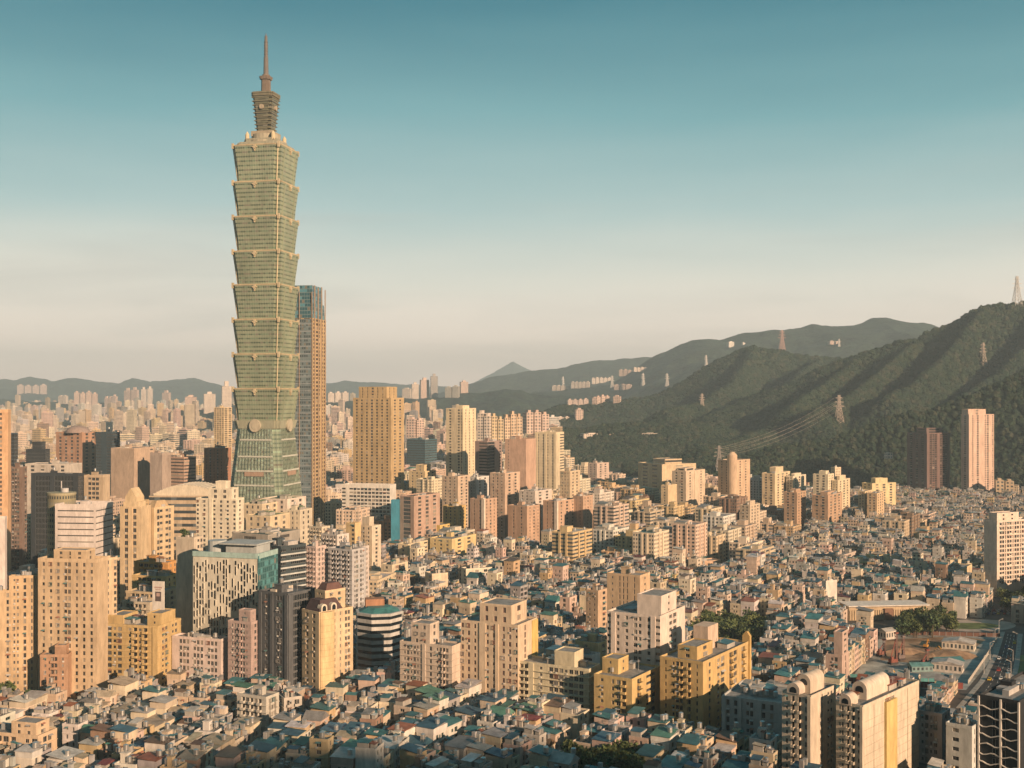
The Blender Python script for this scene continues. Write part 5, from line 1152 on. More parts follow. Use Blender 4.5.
# --- everything past the cap as one mass per kind
def mass(name, qs, label):
    m = MB()
    for q in qs:
        if q['vis'] == 0 and q['kind'] == 'far' and rl.random() < .6: continue
        c, s = math.cos(rad(q['th'])), math.sin(rad(q['th'])); ox, oy, oz = local_origin(q); w, d, h = q['w'], q['d'], q['h']
        T = lambda a, b, z: (ox+a*c-b*s, oy+a*s+b*c, oz+z)
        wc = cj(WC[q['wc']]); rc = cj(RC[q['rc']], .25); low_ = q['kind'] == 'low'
        if low_: h = max(2, round(h/3.2))*3.2
        def bx(x0, x1, y0, y1, z0, z1, col, top, win=True, slope=0, ax=0):
            zz = {(0, 0): z1, (1, 0): z1+(slope if ax == 0 else 0), (1, 1): z1+(slope if ax != 2 else 0), (0, 1): z1+(slope if ax == 1 else 0)}
            pts = [((x0, x1)[i], (y0, y1)[j], zz[(i, j)]) for i, j in ((0, 0), (1, 0), (1, 1), (0, 1))]
            for i in range(4):
                j = (i+1) % 4; A, B_ = pts[i], pts[j]; L = math.dist(A[:2], B_[:2]); uv = None
                if win:
                    nu = max(1, round(L/3)); nv = max(1, round((z1-z0)/3.2)); o = s_uvoff(); uv = ((o, o), (o+nu, o), (o+nu, o+nv), (o, o+nv))
                m.face((T(A[0], A[1], z0), T(B_[0], B_[1], z0), T(*B_), T(*A)), 0, uv or ((.05, .05),)*4, col)
            m.face([T(*p) for p in pts], 1, None, top)
        bx(0, w, 0, d, 0, h, wc, (.24, .24, .23))
        if low_:
            if q['rt'] in ('sheet', 'gable'):
                e = rl.choice((.7, 2.2)); bx(.3, w-.3, .3, d-.3, h, h+e, cj(WC[rl.choice(list(WC))]), rc, False)
                if q['rt'] == 'gable':
                    xm = w/2; z = h+e; r_ = w*.17
                    m.face((T(-.4, -.4, z), T(xm, -.4, z+r_), T(xm, d+.4, z+r_), T(-.4, d+.4, z)), 1, None, rc); m.face((T(xm, -.4, z+r_), T(w+.4, -.4, z), T(w+.4, d+.4, z), T(xm, d+.4, z+r_)), 1, None, rc)
                    m.face((T(.1, -.1, z), T(w-.1, -.1, z), T(xm, -.1, z+r_-.2)), 0, ((.05, .05),)*3, wc)
                else:
                    ax = rl.choice((0, 1)); sl = rl.uniform(.2, 1.0); z = h+e+.1
                    P4 = [(-.5, -.5, z), (w+.5, -.5, z+(sl if ax == 0 else 0)), (w+.5, d+.5, z+sl), (-.5, d+.5, z+(sl if ax else 0))]
                    m.face([T(a, b, zz+.18) for a, b, zz in P4], 1, None, rc)
                    for i in range(4):
                        j = (i+1) % 4; A, B_ = P4[i], P4[j]; m.face((T(*A), T(*B_), T(B_[0], B_[1], B_[2]+.18), T(A[0], A[1], A[2]+.18)), 1, None, rc)
            else:
                a = w*rl.uniform(.0, .4); b = d*rl.uniform(.2, .5); bx(a, a+w*rl.uniform(.4, .6), b, d-.3, h, h+rl.uniform(2, 2.8), cj(WC[rl.choice(list(WC))]), rc, False, .7, rl.choice((0, 1)))
                if rl.random() < .5: a = w*rl.uniform(.05, .6); bx(a, a+w*.3, .5, d*.2+1, h, h+1.8, cj((.4, .4, .38)), cj(RC[rl.choice(list(RC))]), False)
            for _ in range(rl.choice((2, 3, 4, 5))):
                a, b = rl.uniform(.5, w-2), rl.uniform(.5, d-2); bx(a, a+1.5, b, b+1.5, h, h+rl.uniform(1.8, 4.6), cj((.33, .33, .32), .35), (.36, .36, .35), False)
        else:
            for _ in range(2):
                a, b = w*rl.uniform(.05, .6), d*rl.uniform(.05, .55); bx(a, a+w*.3, b, b+d*.35, h, h+rl.uniform(2.2, 5), wc, rc, False)
    ob = m.build(name, [MAW, MAR]); tag(ob, label, kind='stuff'); ob['category'] = name.replace('_', ' ')
restl = [q for q in LOTS if not q.get('ind')]
mass('low_rooftops', [q for q in restl if q['kind'] == 'low'], 'dense carpet of small low houses with teal, grey and rust roofs')
mass('distant_city', [q for q in restl if q['kind'] != 'low'], 'distant mass of pale city blocks fading towards the hills')
print('LOTS', len(LOTS), len(ind_low), len(ind_mid), min([q['vis'] for q in ind_low]), min([q['vis'] for q in ind_mid]))
# ---------------- far blocks with their own outline ----------------
MFW = MWW
def far_block(xl, xr, yt, yb, D, col, label, n=1, ground=False):
    z = on_hill((xl+xr)/2, yb, max(1500, D*.6), D*1.5) if D > 2000 and not ground else None
    if z is None: p = P((xl+xr)/2, yb, D); z = Vector((p.x, D, max(0, p.z)))
    D = z.y; w = (xr-xl)*D/F; h = (yb-yt)*D/F
    t = rl.choice((-.3, .2, .35)); root = empty('tower_block', (z.x-w/2, z.y, z.z-3), t); tag(root, label, 'tower block', 'apartment towers on the far slopes')
    m = MB(); d = max(12, min(w, 22))
    for i in range(n):
        x0 = w*i/n; hh = h*rl.uniform(.85, 1) if n > 1 else h
        m.box(x0, x0+w/n*.86, rl.uniform(0, 3), d, 0, hh+3, uvs=(5, 5), bottom=False); m.box(x0+w/n*.25, x0+w/n*.6, 4, d*.8, hh+3, hh+3+h*.12)
    m.build('wall', MWW, root, col)
PK = (.60, .47, .40); PW = (.66, .58, .50)
for i, a in enumerate(((17, 46, 386, 395, 7000, PK, 'row of three pink slabs on the far left hill', 4), (74, 97, 392, 404, 6000, PK, 'pink tower cluster below the far left ridge', 4), (58, 68, 396, 404, 6200, PW, 'small pale pair left of the pink tower cluster', 2), (124, 140, 388, 410, 4600, PK, 'tall pink twin slabs under the left ridge', 2), (141, 153, 389, 408, 4700, PW, 'pale stepped towers right of the pink twin slabs', 2), (162, 171, 393, 412, 4500, PK, 'lone pink tower midway to the green skyscraper', 1), (185, 198, 397, 414, 4300, PK, 'pink block with a dark cap near the green skyscraper', 1), (204, 217, 395, 414, 4200, PW, 'pale block left of the white topped tower', 1), (222, 233, 387, 430, 3300, PW, 'pale tower touching the skyscraper edge', 1), (104, 118, 396, 412, 4800, PK, 'pink cluster centre of the left skyline', 3), (84, 92, 404, 424, 3900, PW, 'cream tower under the pink cluster', 1), (326, 334, 416, 428, 3300, PK, 'small gold pink block right of the ribbed tower, lower', 1), (338, 348, 414, 428, 3300, PK, 'small pink block left of the square gold tower', 1),
    (328, 350, 392, 402, 5200, PW, 'pale long blocks right of the ribbed tower', 3), (412, 420, 384, 398, 4700, PW, 'pale tower left of the tallest far pair', 1), (421, 431, 380, 398, 4700, PK, 'tallest pink far tower behind the square gold one', 1), (431, 439, 377, 398, 4800, (.4, .38, .36), 'grey side far tower, tallest of the far group', 1), (402, 412, 390, 399, 4600, PW, 'low pale far tower left of the far group', 1), (445, 460, 387, 398, 4900, (.45, .43, .38), 'olive grey far block right of the far group', 2), (461, 470, 384, 395, 4900, PK, 'pink far tower right of the olive far block', 1),
    (406, 416, 419, 436, 2300, PK, 'pink brown tower pair left of the slender white tower', 1), (417, 426, 420, 436, 2300, PK, 'pink brown tower beside its pair, right one', 1), (477, 491, 413, 438, 1900, PW, 'pale tower right behind the slender white tower', 2), (492, 505, 416, 440, 1900, (.62, .50, .32), 'gold pink tower cluster behind the salmon tower, left', 2), (505, 525, 414, 440, 1950, (.62, .48, .34), 'gold pink tower cluster behind the salmon tower, middle', 3), (527, 552, 412, 432, 2000, PK, 'pink tower cluster behind the yellow finned tower', 3),
    (568, 590, 400, 409, 3600, PK, 'long pink slab in the valley beyond the woods', 4), (592, 598, 398, 408, 3600, PK, 'single pink tower between the two valley slabs', 1), (597, 612, 397, 408, 3600, PK, 'pink stepped slab in the valley, centre', 3), (613, 621, 397, 407, 3600, PK, 'pink tower at the right of the valley slabs', 1), (576, 585, 412, 426, 2600, PK, 'lone pink round topped tower in the woods', 1), (552, 573, 420, 428, 2600, PW, 'small pale cluster left of the lone pink tower', 3),
    (584, 607, 434, 441, 2300, PW, 'long pale low building in the dark woods', 1), (610, 618, 436, 440, 2300, PK, 'small pink building beside the long pale one', 1), (642, 659, 435, 439, 2300, PW, 'thin pale building in the woods on the right', 1),
    (619, 632, 371, 377, 6500, PK, 'pink cluster high on the far slope', 3), (634, 650, 368, 372, 6600, PW, 'white scattered blocks high on the far slope', 4), (552, 570, 386, 391, 6000, PW, 'white row on the far slope, left end', 4), (571, 590, 382, 388, 6200, PW, 'white row on the far slope, middle', 5), (592, 614, 378, 384, 6300, PW, 'white row on the far slope, right end', 5), (614, 632, 386, 391, 5600, PK, 'pink low row beneath the far slope cluster', 3), (729, 736, 342, 347, 6000, (.75, .72, .66), 'bright white building high on the far ridge', 1), (743, 746, 343, 345, 6000, (.75, .72, .66), 'tiny white building beside the bright one on the ridge', 1), (830, 848, 344, 347, 6000, PK, 'pale blocks around the far ridge mast', 3),
    (889, 896, 453, 457, 1800, PW, 'small white temple building in a hill clearing', 1), (996, 1014, 480, 496, 1650, (.6, .47, .32), 'cream villa block at the foot of the hill', 2))):
    far_block(*a)
# ---------------- road, building site, round lawn ----------------
def sheet(name, poly, z, m, kind='structure', **k):
    b = MB(); b.face([(*p, z) for p in poly]); o = b.build(name, m, None); tag(o, kind=kind, **k); return o
MEARTH = mat('bare_earth', (.36, .24, .15), grime=.55, gscale=.06); MCONC = mat('site_concrete', (.34, .36, .34), grime=.45, gscale=.08)
MLAWN = mat('lawn', (.12, .16, .05), grime=.4, gscale=.15); MTRK = mat('track_paving', (.42, .36, .31), grime=.3, gscale=.1); MPAVE = mat('pavement', (.34, .33, .30), grime=.3, gscale=.3)
sheet('site_ground', SITE, .02, MCONC)
sheet('earth_ground', [gpt(*q) for q in ((880, 660), (886, 640), (960, 636), (985, 640), (970, 652), (955, 660), (920, 664))], .03, MEARTH)
sheet('track_ground', [gpt(976+40*math.cos(i*math.pi/16), 625.5+6.2*math.sin(i*math.pi/16)) for i in range(32)], .03, MTRK)
sheet('lawn', [gpt(972+27*math.cos(i*math.pi/16), 626+3.2*math.sin(i*math.pi/16)) for i in range(32)], .04, MLAWN)
sheet('verge_lawn', [gpt(*q) for q in ((1010, 672), (1018, 655), (1060, 655), (1060, 676))], .04, MLAWN)
rl_ = [gpt(*q) for q in ((962, 708), (985, 681), (998, 655), (1005, 632))]; rr_ = [gpt(*q) for q in ((1000, 712), (1008, 690), (1014, 665), (1018, 634))]
sheet('road', rl_+rr_[::-1], .05, MASPH)
b = MB()
for side, sgn in ((rl_, -1), (rr_, 1)):
    for (x0, y0), (x1, y1) in zip(side, side[1:]):
        b.prism([(x0, y0), (x0+sgn*3, y0), (x1+sgn*3, y1), (x1, y1)][::(1 if sgn > 0 else -1)], .0, .16)
tag(b.build('pavement', MPAVE), kind='structure')
b = MB()
for k in range(22):
    f = k/22; i = min(2, int(f*3)); g_ = f*3-i
    L0 = Vector(rl_[i]).lerp(Vector(rl_[i+1]), g_); R0 = Vector(rr_[i]).lerp(Vector(rr_[i+1]), g_); g2 = min(1, g_+.07); L1 = Vector(rl_[i]).lerp(Vector(rl_[i+1]), g2); R1 = Vector(rr_[i]).lerp(Vector(rr_[i+1]), g2)
    for u in (.27, .5, .73):
        a, c = L0.lerp(R0, u), L1.lerp(R1, u); b.face(((a.x-.12, a.y, .056), (a.x+.12, a.y, .056), (c.x+.12, c.y, .056), (c.x-.12, c.y, .056)))
tag(b.build('road_markings', mat('road_paint', (.75, .73, .68), grime=.2)), kind='structure')
def fence(name, label, pts, h, col, group=None):
    b = MB(); p_ = MB()
    for (x0, y0), (x1, y1) in zip(pts, pts[1:]):
        L = math.hypot(x1-x0, y1-y0); nx, ny = -(y1-y0)/L*.08, (x1-x0)/L*.08
        b.prism([(x0-nx, y0-ny), (x1-nx, y1-ny), (x1+nx, y1+ny), (x0+nx, y0+ny)], 0, h)
        for k in range(int(L/4)): f = k*4/L; x, y = x0+(x1-x0)*f, y0+(y1-y0)*f; p_.box(x-.12, x+.12, y-.22, y-.09, 0, h+.2)
    r = empty(name); tag(r, label, 'fence'); b.build('panel', MTR, r, col); p_.build('posts', MTR, r, (.3, .3, .3)); return r
fence('site_fence', 'long dark red hoarding along the front of the building site', [gpt(*q) for q in ((846, 683), (900, 687), (963, 689))], 3.2, (.22, .06, .05))
fence('site_fence', 'teal fence panels just behind the dark red hoarding', [gpt(*q) for q in ((850, 678), (905, 682), (950, 683))], 2.2, (.10, .30, .30))
fence('site_fence', 'pale wall between the building site and the road', [gpt(*q) for q in ((968, 684), (988, 655), (997, 640))], 2.0, (.5, .46, .4))
fence('site_fence', 'brown hoarding along the back edge of the sandy earth', [gpt(*q) for q in ((900, 634.5), (960, 636), (1000, 637))], 2.4, (.15, .08, .06))
b = MB(); b.box(0, 70, 0, 3, 0, 1.4)
def barrack(px, yg, w, d, h, col, rc, label, th=25):
    x, y = gpt(px, yg); r = empty('site_hut', (x, y, 0), rad(th)); tag(r, label, 'hut'); m = MB(); m.box(0, w, 0, d, 0, h, uvs=(2.4, h)); m.build('wall', MWW, r, col)
    m = MB(); A = [(-.4, -.4, h), (w+.4, -.4, h), (w+.4, d/2, h+1.6), (-.4, d/2, h+1.6), (w+.4, d+.4, h), (-.4, d+.4, h)]
    m.face((A[0], A[1], A[2], A[3])); m.face((A[3], A[2], A[4], A[5])); m.face((A[1], A[4], A[2])); m.face((A[0], A[3], A[5])); m.face((A[0], A[5], A[4], A[1])); m.build('roof', MRM, r, rc)
barrack(962, 674, 10, 16, 4.5, (.66, .6, .54), (.6, .55, .5), 'white site hut with a pitched roof at the front corner by the road', 62)
barrack(974, 652, 12, 18, 4.5, (.66, .6, .5), (.62, .56, .5), 'white site hut with a pitched roof further back beside the road', 62)
barrack(938, 668, 16, 9, 3.4, (.10, .26, .28), (.08, .24, .25), 'teal site shed in the middle of the yard', 10)
barrack(912, 672, 12, 6, 3, (.2, .3, .3), (.12, .28, .28), 'grey teal container shed near the front hoarding', 5)
barrack(886, 640, 9, 7, 5, (.6, .56, .5), (.5, .48, .44), 'pale gabled cabin beside the tree clump', 30)
# drilling rigs
def rig(px, yg, h, col, label):
    x, y = gpt(px, yg); r = empty('drilling_rig', (x, y, 0), .4); tag(r, label, 'drilling rig', None)
    m = MB(); m.box(-2.6, 2.6, -1.6, -.8, 0, 1.1); m.box(-2.6, 2.6, .8, 1.6, 0, 1.1); m.build('track', MTR, r, (.06, .05, .05))
    m = MB(); m.box(-2.2, 2.4, -1.3, 1.3, 1.1, 3); m.box(-2, -.4, -1.2, .2, 3, 4.4); m.build('cab', MTR, r, col)
    m = MB()
    for a, c in ((1.8, -.5), (2.8, -.5), (1.8, .5), (2.8, .5)): m.box(a-.1, a+.1, c-.1, c+.1, .5, h)
    k = 1
    while k < h-1: m.bar((1.8, -.5, k), (2.8, -.5, k+1), .14); m.bar((1.8, -.5, k+1), (1.8, .5, k), .14); m.box(1.7, 2.9, -.6, .6, k-.08, k+.08); k += 1.4
    m.build('mast', MTR, r, (.22, .13, .11)); m = MB(); m.box(1.2, 3.4, -.8, .8, h, h+.8); m.box(1.9, 2.7, -.4, .4, .2, h*.45); m.build('drill_head', MTR, r, col)
    m = MB(); m.bar((-1.8, 0, 3), (1.9, 0, h*.8), .3); m.build('boom', MTR, r, (.35, .1, .08))
rig(893, 664, 17, (.22, .08, .06), 'red drilling rig with the tallest lattice mast on the building site')
rig(900, 660, 13, (.20, .16, .15), 'dark drilling rig just right of the tallest red one')
rig(924, 667, 9, (.19, .06, .05), 'short dark red drilling rig in the middle of the site')
rig(881, 656, 9, (.22, .10, .08), 'small rusty rig at the left end of the site')
# excavator
def excavator(px, yg, col, label, th):
    x, y = gpt(px, yg); r = empty('excavator', (x, y, 0), th); tag(r, label, 'excavator')
    for s_ in (-1, 1):
        m = MB(); m.prism([(-1.9, s_*1.2-.3), (1.9, s_*1.2-.3), (1.9, s_*1.2+.3), (-1.9, s_*1.2+.3)], .12, .75); m.box(-1.6, 1.6, s_*1.2-.28, s_*1.2+.28, 0, .95); m.build('track', MTR, r, (.04, .04, .04))
    m = MB(); m.box(-2.2, 1.4, -1.2, 1.2, 1, 2.1); m.box(-2.4, -1.2, -1.1, 1.1, 1.2, 2.5); m.build('body', MTR, r, col)
    m = MB(); m.box(-.1, 1.3, .1, 1.15, 2.1, 3.2); m.build('cab', MTR, r, (.07, .08, .08))
    m = MB(); m.bar((1.2, -.2, 1.9), (4, -.2, 4.6), .55); m.bar((4, -.2, 4.6), (6.2, -.2, 2.6), .4); m.build('arm', MTR, r, col)
    m = MB(); m.prism([(5.7, -.8), (6.7, -.8), (6.7, .4), (5.7, .4)], 1.5, 2.6, 0, None, [(6.0, -.7), (6.5, -.7), (6.5, .3), (6.0, .3)]); m.build('bucket', MTR, r, (.25, .2, .15))
excavator(886, 679, (.62, .36, .05), 'yellow excavator by the front hoarding with its arm reaching right', .3)
excavator(945, 655, (.55, .3, .06), 'orange yellow excavator on the bare earth', 2.4)
excavator(926, 648, (.5, .25, .05), 'small orange excavator at the back of the bare earth', 1.0)
for i, (px, yg, w, h) in enumerate(((950, 656, 16, 3.5), (905, 652, 12, 2.5), (930, 656, 9, 2))):
    x, y = gpt(px, yg); m = MB(); n = 14; pr_ = [(w*(1+.15*math.sin(k*2.1))*math.cos(k*2*math.pi/n), w*.6*(1+.12*math.cos(k*1.7))*math.sin(k*2*math.pi/n)) for k in range(n)]
    m.prism(pr_, 0, h*.6, 0, None, [(a*.6, c*.6) for a, c in pr_]); m.prism([(a*.6, c*.6) for a, c in pr_], h*.6, h, 0, None, [(a*.25, c*.25) for a, c in pr_])
    o = m.build('earth_mound', MEARTH, None, None, (x, y, 0)); tag(o, ('largest sandy earth mound on the right of the site', 'low earth mound left of the drilling rigs row', 'small earth mound beside the largest one')[i], 'mound')
# lamps
def lamp(px, yg, label, th):
    x, y = gpt(px, yg); r = empty('street_lamp', (x, y, 0), th); tag(r, label, 'street lamp', 'street lamps along the road')
    m = MB(); m.cyl(0, 0, .16, 0, 10, 6, r1=.1); m.bar((0, 0, 9.8), (2, 0, 10.8), .14); m.build('pole', MTR, r, (.62, .6, .56)); m = MB(); m.box(1.7, 2.7, -.2, .2, 10.65, 10.85); m.build('lamp_head', MTR, r, (.7, .68, .6))
for i, (px, yg) in enumerate(((984, 674), (990, 660), (995, 646), (999, 636), (1011, 680), (1013, 668), (1017, 650))):
    lamp(px, yg, ('street lamp nearest the site hut on the left kerb', 'second street lamp up the left kerb', 'third street lamp up the left kerb', 'farthest street lamp on the left kerb', 'nearest street lamp on the right kerb', 'middle street lamp on the right kerb', 'farthest street lamp on the right kerb')[i], 0 if i < 4 else math.pi)
# cars
def make_car():
    r = empty('car'); m = MB()
    m.prism([(-2.2, -.85), (2.2, -.85), (2.2, .85), (-2.2, .85)], .3, .95, 0, None, [(-2.15, -.8), (2.1, -.8), (2.1, .8), (-2.15, .8)]); m.build('body', MTR, r, (.5, .5, .5))
    m = MB(); m.prism([(-1.6, -.76), (1.1, -.76), (1.1, .76), (-1.6, .76)], .952, 1.45, 0, 1, [(-1.1, -.66), (.5, -.66), (.5, .66), (-1.1, .66)]); m.build('cabin', [MGD, MTR], r, (.5, .5, .5))
    for a in (-1.4, 1.4):
        for c in (-.8, .8):
            w_ = MB(); q = [(.33*math.cos(k*math.pi/5), .33*math.sin(k*math.pi/5)) for k in range(10)]
            w_.face([(a+u, c-.12, .33+v) for u, v in q]); w_.face([(a+u, c+.12, .33+v) for u, v in reversed(q)])
            for k in range(10): j = (k+1) % 10; w_.face(((a+q[k][0], c-.12, .33+q[k][1]), (a+q[k][0], c+.12, .33+q[k][1]), (a+q[j][0], c+.12, .33+q[j][1]), (a+q[j][0], c-.12, .33+q[j][1])))
            w_.build('wheel', MTR, r, (.03, .03, .03))
    return r
car0 = make_car(); CC = {'white': (.72, .72, .7), 'silver': (.42, .43, .44), 'black': (.03, .03, .035), 'red': (.4, .05, .04), 'blue': (.05, .12, .3), 'yellow': (.68, .46, .04)}
spots = [(.08, .15), (.14, .62), (.2, .36), (.3, .85), (.36, .15), (.42, .6), (.5, .36), (.55, .85), (.63, .15), (.7, .62), (.8, .36), (.88, .85)]
cnames = ['white', 'yellow', 'silver', 'black', 'yellow', 'white', 'red', 'silver', 'white', 'black', 'blue', 'yellow']
for i, ((f, u), cn) in enumerate(zip(spots, cnames)):
    k = min(2, int(f*3)); g_ = f*3-k; L0 = Vector(rl_[k]).lerp(Vector(rl_[k+1]), g_); R0 = Vector(rr_[k]).lerp(Vector(rr_[k+1]), g_); p = L0.lerp(R0, u); dv = Vector(rl_[k+1])-Vector(rl_[k])
    if i == 0: r = car0
    else:
        r = car0.copy(); COL.objects.link(r)
        for ch in list(car0.children): c_ = ch.copy(); COL.objects.link(c_); c_.parent = r
    r.location = (p.x, p.y, .056); r.rotation_euler = (0, 0, math.atan2(dv.y, dv.x)+(math.pi if u > .5 else 0))
    for ch in r.children:
        if not ch.name.startswith('wheel'): ch.color = (*CC[cn], 1)
    tag(r, f'{cn} car on the asphalt road beside the building site, {("nearest" if i == 0 else ORD[i]+" along") if i < 11 else "farthest"}', 'car', 'cars driving on the road')
for i in range(26):   # parked cars near the lawn
    px, yg = 952+(i % 13)*5.2+rl.uniform(-1, 1), (611.5 if i < 13 else 614.2)
    r = car0.copy(); COL.objects.link(r); x, y = gpt(px, yg); cn = rl.choice(list(CC))
    for ch in list(car0.children): c_ = ch.copy(); COL.objects.link(c_); c_.parent = r; c_.color = (*CC[cn], 1) if not ch.name.startswith('wheel') else ch.color
    r.location = (x, y, .01); r.rotation_euler = (0, 0, rad(60)+rl.uniform(-.1, .1)); tag(r, None, 'car', 'cars parked behind the round lawn')
    r['label'] = f'{cn} parked car behind the round lawn, {"back" if i < 13 else "front"} row, {(ORD[i % 13] if i % 13 else "first") if i % 13 < 12 else "last"} from left'
# billboard
x, y = (158.5-512)*598/F, 598; z0 = HC-(612-YH)*598/F; r = empty('billboard', (x, y, 0), rad(-14)); tag(r, 'tall white billboard with a dark portrait panel over the tan low blocks', 'billboard')
m = MB(); m.box(-3.4, 3.4, -.25, .25, z0, z0+16); m.build('board', MTR, r, (.66, .64, .60)); m = MB(); m.box(-1.7, 1.7, -.33, -.26, z0+5.6, z0+10.6); m.build('portrait_panel', MTR, r, (.10, .08, .08)); m = MB(); m.box(-1, 1, -.39, -.34, z0+8.2, z0+9.9); m.box(-2.2, 2.2, -.33, -.26, z0+12.4, z0+13.2); m.box(-1.6, 1.6, -.33, -.26, z0+11.4, z0+11.9); m.build('print_mark', MTR, r, (.45, .33, .3))
m = MB(); m.box(-3, -2.6, -.1, .1, 0, z0); m.box(2.6, 3, -.1, .1, 0, z0); m.build('post', MTR, r, (.2, .2, .2))
# ---------------- pylons and wires ----------------
def pylon(px, pyt, pyb, label, Dg, col=(.5, .42, .36)):
    z = on_hill(px, pyb, max(1500, Dg*.75), Dg*1.6) or Vector((*gpt(px, pyb), 0))
    D = z.y; H = (pyb-pyt)*D/F+3; r = empty('pylon', (z.x, z.y, z.z-3), rl.uniform(0, .5)); tag(r, label, 'pylon', 'lattice pylons on the hills')
    m = MB(); wb = H*.13; wt = H*.03; t = max(.35, D*.00028); prev = None; n = 8
    for k in range(n+1):
        f = k/n; w_ = wb+(wt-wb)*min(1, f*1.25); q = [(-w_, -w_, H*f), (w_, -w_, H*f), (w_, w_, H*f), (-w_, w_, H*f)]
        if prev:
            for i in range(4): m.bar(prev[i], q[i], t*1.2); m.bar(prev[i], q[(i+1) % 4], t*.7); m.bar(prev[(i+1) % 4], q[i], t*.7)
        for i in range(4): m.bar(q[i], q[(i+1) % 4], t*.6)
        prev = q
    m.build('lattice_mast', MTR, r, col); m = MB()
    for f, w_ in ((.62, .20), (.76, .17), (.9, .13)):
        for s_ in (-1, 1): m.bar((0, 0, H*f), (s_*H*w_, 0, H*f), t); m.bar((0, 0, H*f+H*.04), (s_*H*w_, 0, H*f), t*.7)
    m.build('cross_arm', MTR, r, col); return Vector((z.x, z.y, z.z-3)), H
pA = pylon(839, 396, 424, 'largest rusty pylon on the front slope above the brown slab', 2100)
pylon(983, 352, 375, 'pylon high on the green slope above the pink tower', 2300)
pB = pylon(1017, 281, 311, 'pylon standing on the ridge top at the right edge', 2850, (.6, .6, .58))
pC = pylon(719, 446, 472, 'dark pylon at the woods edge left of the domed tan tower', 2000, (.4, .36, .33))
pylon(702, 394, 409, 'small pylon on the woods right of the bare scar', 2700)
pylon(782, 333, 353, 'thin orange mast behind the middle peak', 3600, (.5, .3, .24))
pylon(667, 376, 388, 'small far pylon left of the middle peak', 5600, (.6, .58, .55)); pylon(643, 374, 386, 'small far pylon beside its neighbour on the far slope', 5600, (.6, .58, .55)); pylon(706, 358, 368, 'tiny pylon on the haze covered far slope', 5200, (.6, .58, .55)); pylon(839, 341, 348, 'thin mast among pale blocks on the far ridge', 5800, (.6, .58, .55)); pylon(612, 376, 388, 'small pylon near the pink slope cluster', 5600, (.6, .58, .55)); pylon(563, 377, 385, 'tiny pylon left end of the far white row', 5800, (.6, .58, .55)); pylon(6, 387, 397, 'pale mast at the far left hill', 6500, (.6, .58, .55))
def wires(a, b_, label):
    (p, h), (q, g_) = a, b_; m = MB()
    for f in (.62, .76, .9):
        for s_ in (-1, 1):
            A = p+Vector((s_*h*.16, 0, h*f)); B_ = q+Vector((s_*g_*.16, 0, g_*f)); prev = A
            for k in range(1, 13):
                u = k/12; c_ = A.lerp(B_, u)-Vector((0, 0, 4*u*(1-u)*14)); m.bar(prev, c_, .13); prev = c_
    o = m.build('power_line', mat('wire_metal', (.55, .48, .42), grime=0)); tag(o, label, 'power line')
wires(pA, pC, 'power lines slanting from the largest rusty pylon down to the woods edge')
# ---------------- trees ----------------
def leaf_mat():
    m = bpy.data.materials.new('tree_leaves'); m.use_nodes = True; n = m.node_tree.nodes; l = m.node_tree.links; b = n['Principled BSDF']; b.inputs['Roughness'].default_value = .75
    oi = n.new('ShaderNodeObjectInfo'); rp = n.new('ShaderNodeValToRGB'); l.new(oi.outputs['Random'], rp.inputs[0]); e = rp.color_ramp.elements; e[0].color = (.045, .08, .028, 1); e[1].color = (.12, .14, .04, 1)
    g = n.new('ShaderNodeNewGeometry'); v = n.new('ShaderNodeMapRange'); l.new(g.outputs['Random Per Island'], v.inputs[0]); v.inputs[3].default_value = .6; v.inputs[4].default_value = 1.5
    s = n.new('ShaderNodeVectorMath'); s.operation = 'SCALE'; l.new(rp.outputs[0], s.inputs[0]); l.new(v.outputs[0], s.inputs['Scale']); l.new(s.outputs[0], b.inputs['Base Color']); return m
MLEAF = leaf_mat(); MBARK = mat('bark', (.12, .09, .06), grime=.3, gscale=2)
def crown_mesh(seed):
    r = random.Random(seed); m = MB(); lob = [(r.uniform(-1.6, 1.6), r.uniform(-1.6, 1.6), r.uniform(2.8, 6.2), r.uniform(1.3, 2.1)) for _ in range(8)]
    for cx, cy, cz, rr_c in lob:
        for _ in range(70):
            a, e = r.uniform(0, 6.28), math.asin(r.uniform(-.7, 1)); q = rr_c*r.uniform(.6, 1.08); c_ = Vector((cx+q*math.cos(a)*math.cos(e), cy+q*math.sin(a)*math.cos(e), cz+q*math.sin(e)*.85))
            u = Vector((r.gauss(0, 1), r.gauss(0, 1), r.gauss(0, 1))).normalized(); v = u.cross(Vector((r.gauss(0, 1), r.gauss(0, 1), r.gauss(0, 1)))).normalized(); s_ = r.uniform(.28, .55)
            m.face((c_-u*s_, c_+v*s_*.7, c_+u*s_, c_-v*s_*.7))
    return m.mesh('crown', [MLEAF])
def trunk_mesh(seed):
    r = random.Random(seed); m = MB(); m.cyl(0, 0, .28, 0, 4, 7, r1=.16)
    for _ in range(5): a = r.uniform(0, 6.28); m.bar((0, 0, r.uniform(2.5, 4)), (1.6*math.cos(a), 1.6*math.sin(a), r.uniform(5, 6.5)), .14)
    return m.mesh('trunk', [MBARK])
CM = [crown_mesh(i) for i in range(6)]; TM = [trunk_mesh(i) for i in range(3)]
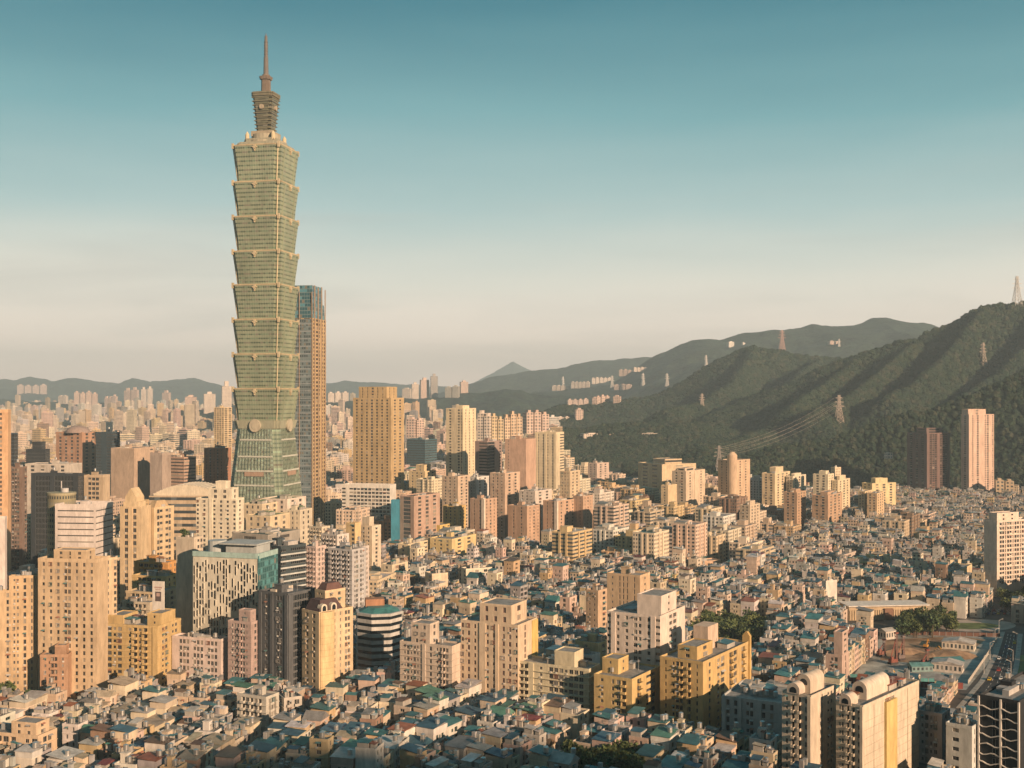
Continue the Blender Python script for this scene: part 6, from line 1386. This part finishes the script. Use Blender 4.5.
def trees(x0, x1, y0, y1, n, where, smin=.8, smax=1.5):
    pts = []
    for _ in range(n*6):
        if len(pts) >= n: break
        px, yg = rl.uniform(x0, x1), rl.uniform(y0, y1); X, Y = gpt(px, yg)
        if any(-2 < ((X-c[0])*c[2]+(Y-c[1])*c[3]) < c[4]+2 and -2 < (-(X-c[0])*c[3]+(Y-c[1])*c[2]) < c[5]+2 for c in HERO): continue
        pts.append((px, yg, X, Y))
    pts.sort()
    for i, (px, yg, X, Y) in enumerate(pts):
        s_ = rl.uniform(smin, smax); r = empty('tree', (X, Y, 0), rl.uniform(0, 6)); r.scale = (s_, s_, s_*rl.uniform(.85, 1.15)); tag(r, None, 'tree', 'broadleaf trees standing in the city')
        link(bpy.data.objects.new('crown', CM[rl.randrange(6)]), r); link(bpy.data.objects.new('trunk', TM[rl.randrange(3)]), r)
        word = 'tall' if s_ > (smin+smax)/2+.15*(smax-smin) else 'small' if s_ < (smin+smax)/2-.15*(smax-smin) else 'rounded'
        TREES.setdefault((word, where), []).append(r)
TREES = {}
trees(903, 952, 624, 638, 34, 'in the clump by the sandstone hall', 1.1, 1.9)
trees(692, 766, 629, 652, 60, 'in the park behind the ochre block', 1.2, 1.9)
trees(570, 642, 772, 792, 22, 'at the bottom edge under the long balcony block', 1.2, 1.9)
trees(-8, 40, 702, 718, 16, 'at the left edge beside the brown tower', 1.1, 1.7)
trees(556, 602, 550, 564, 26, 'by the foot of the brown row', 1.1, 1.8)
trees(342, 400, 526, 538, 24, 'in front of the low white office', 1.1, 1.8)
trees(1000, 1028, 600, 613, 18, 'below the white edge hotel', .9, 1.5)
trees(860, 900, 512, 520, 12, 'below the bright yellow block', 1.2, 1.9); trees(904, 1000, 500, 504, 26, 'along the foot of the green hill', 1.2, 2); trees(750, 860, 506, 512, 18, 'between the white pairs under the woods', 1.2, 2); trees(588, 640, 498, 506, 16, 'near the small pinkish block', 1.3, 2)
trees(985, 1024, 700, 720, 7, 'by the road mouth near the black office', .8, 1.2); trees(860, 892, 684, 692, 5, 'in front of the red hoarding', .7, 1); trees(770, 850, 660, 700, 8, 'among the houses left of the site', .8, 1.2)
for (word, where), rs_ in TREES.items():
    for i, r in enumerate(rs_):
        n_ = len(rs_)
        if n_ == 1: r['label'] = f'{word} leafy tree {where}'
        elif i < 12: r['label'] = f'{word} leafy tree {where}, {"leftmost" if i == 0 else "rightmost" if i == n_-1 else ORD[i]+" from left"}'
        else: r['label'] = f'{word} leafy tree {where}, {"rightmost" if i == n_-1 else (ORD[n_-1-i] if n_-1-i < 12 else "middle one")+" from right"}'
rt = bpy.data.objects.new('roof_tree', CM[1]); link(rt, None, ((184-512)*645/F, 648, HC-(538-YH)*640/F-3), .3); tag(rt, 'small leafy tree growing on the roof of the slim beige block', 'tree')
finish_labels()
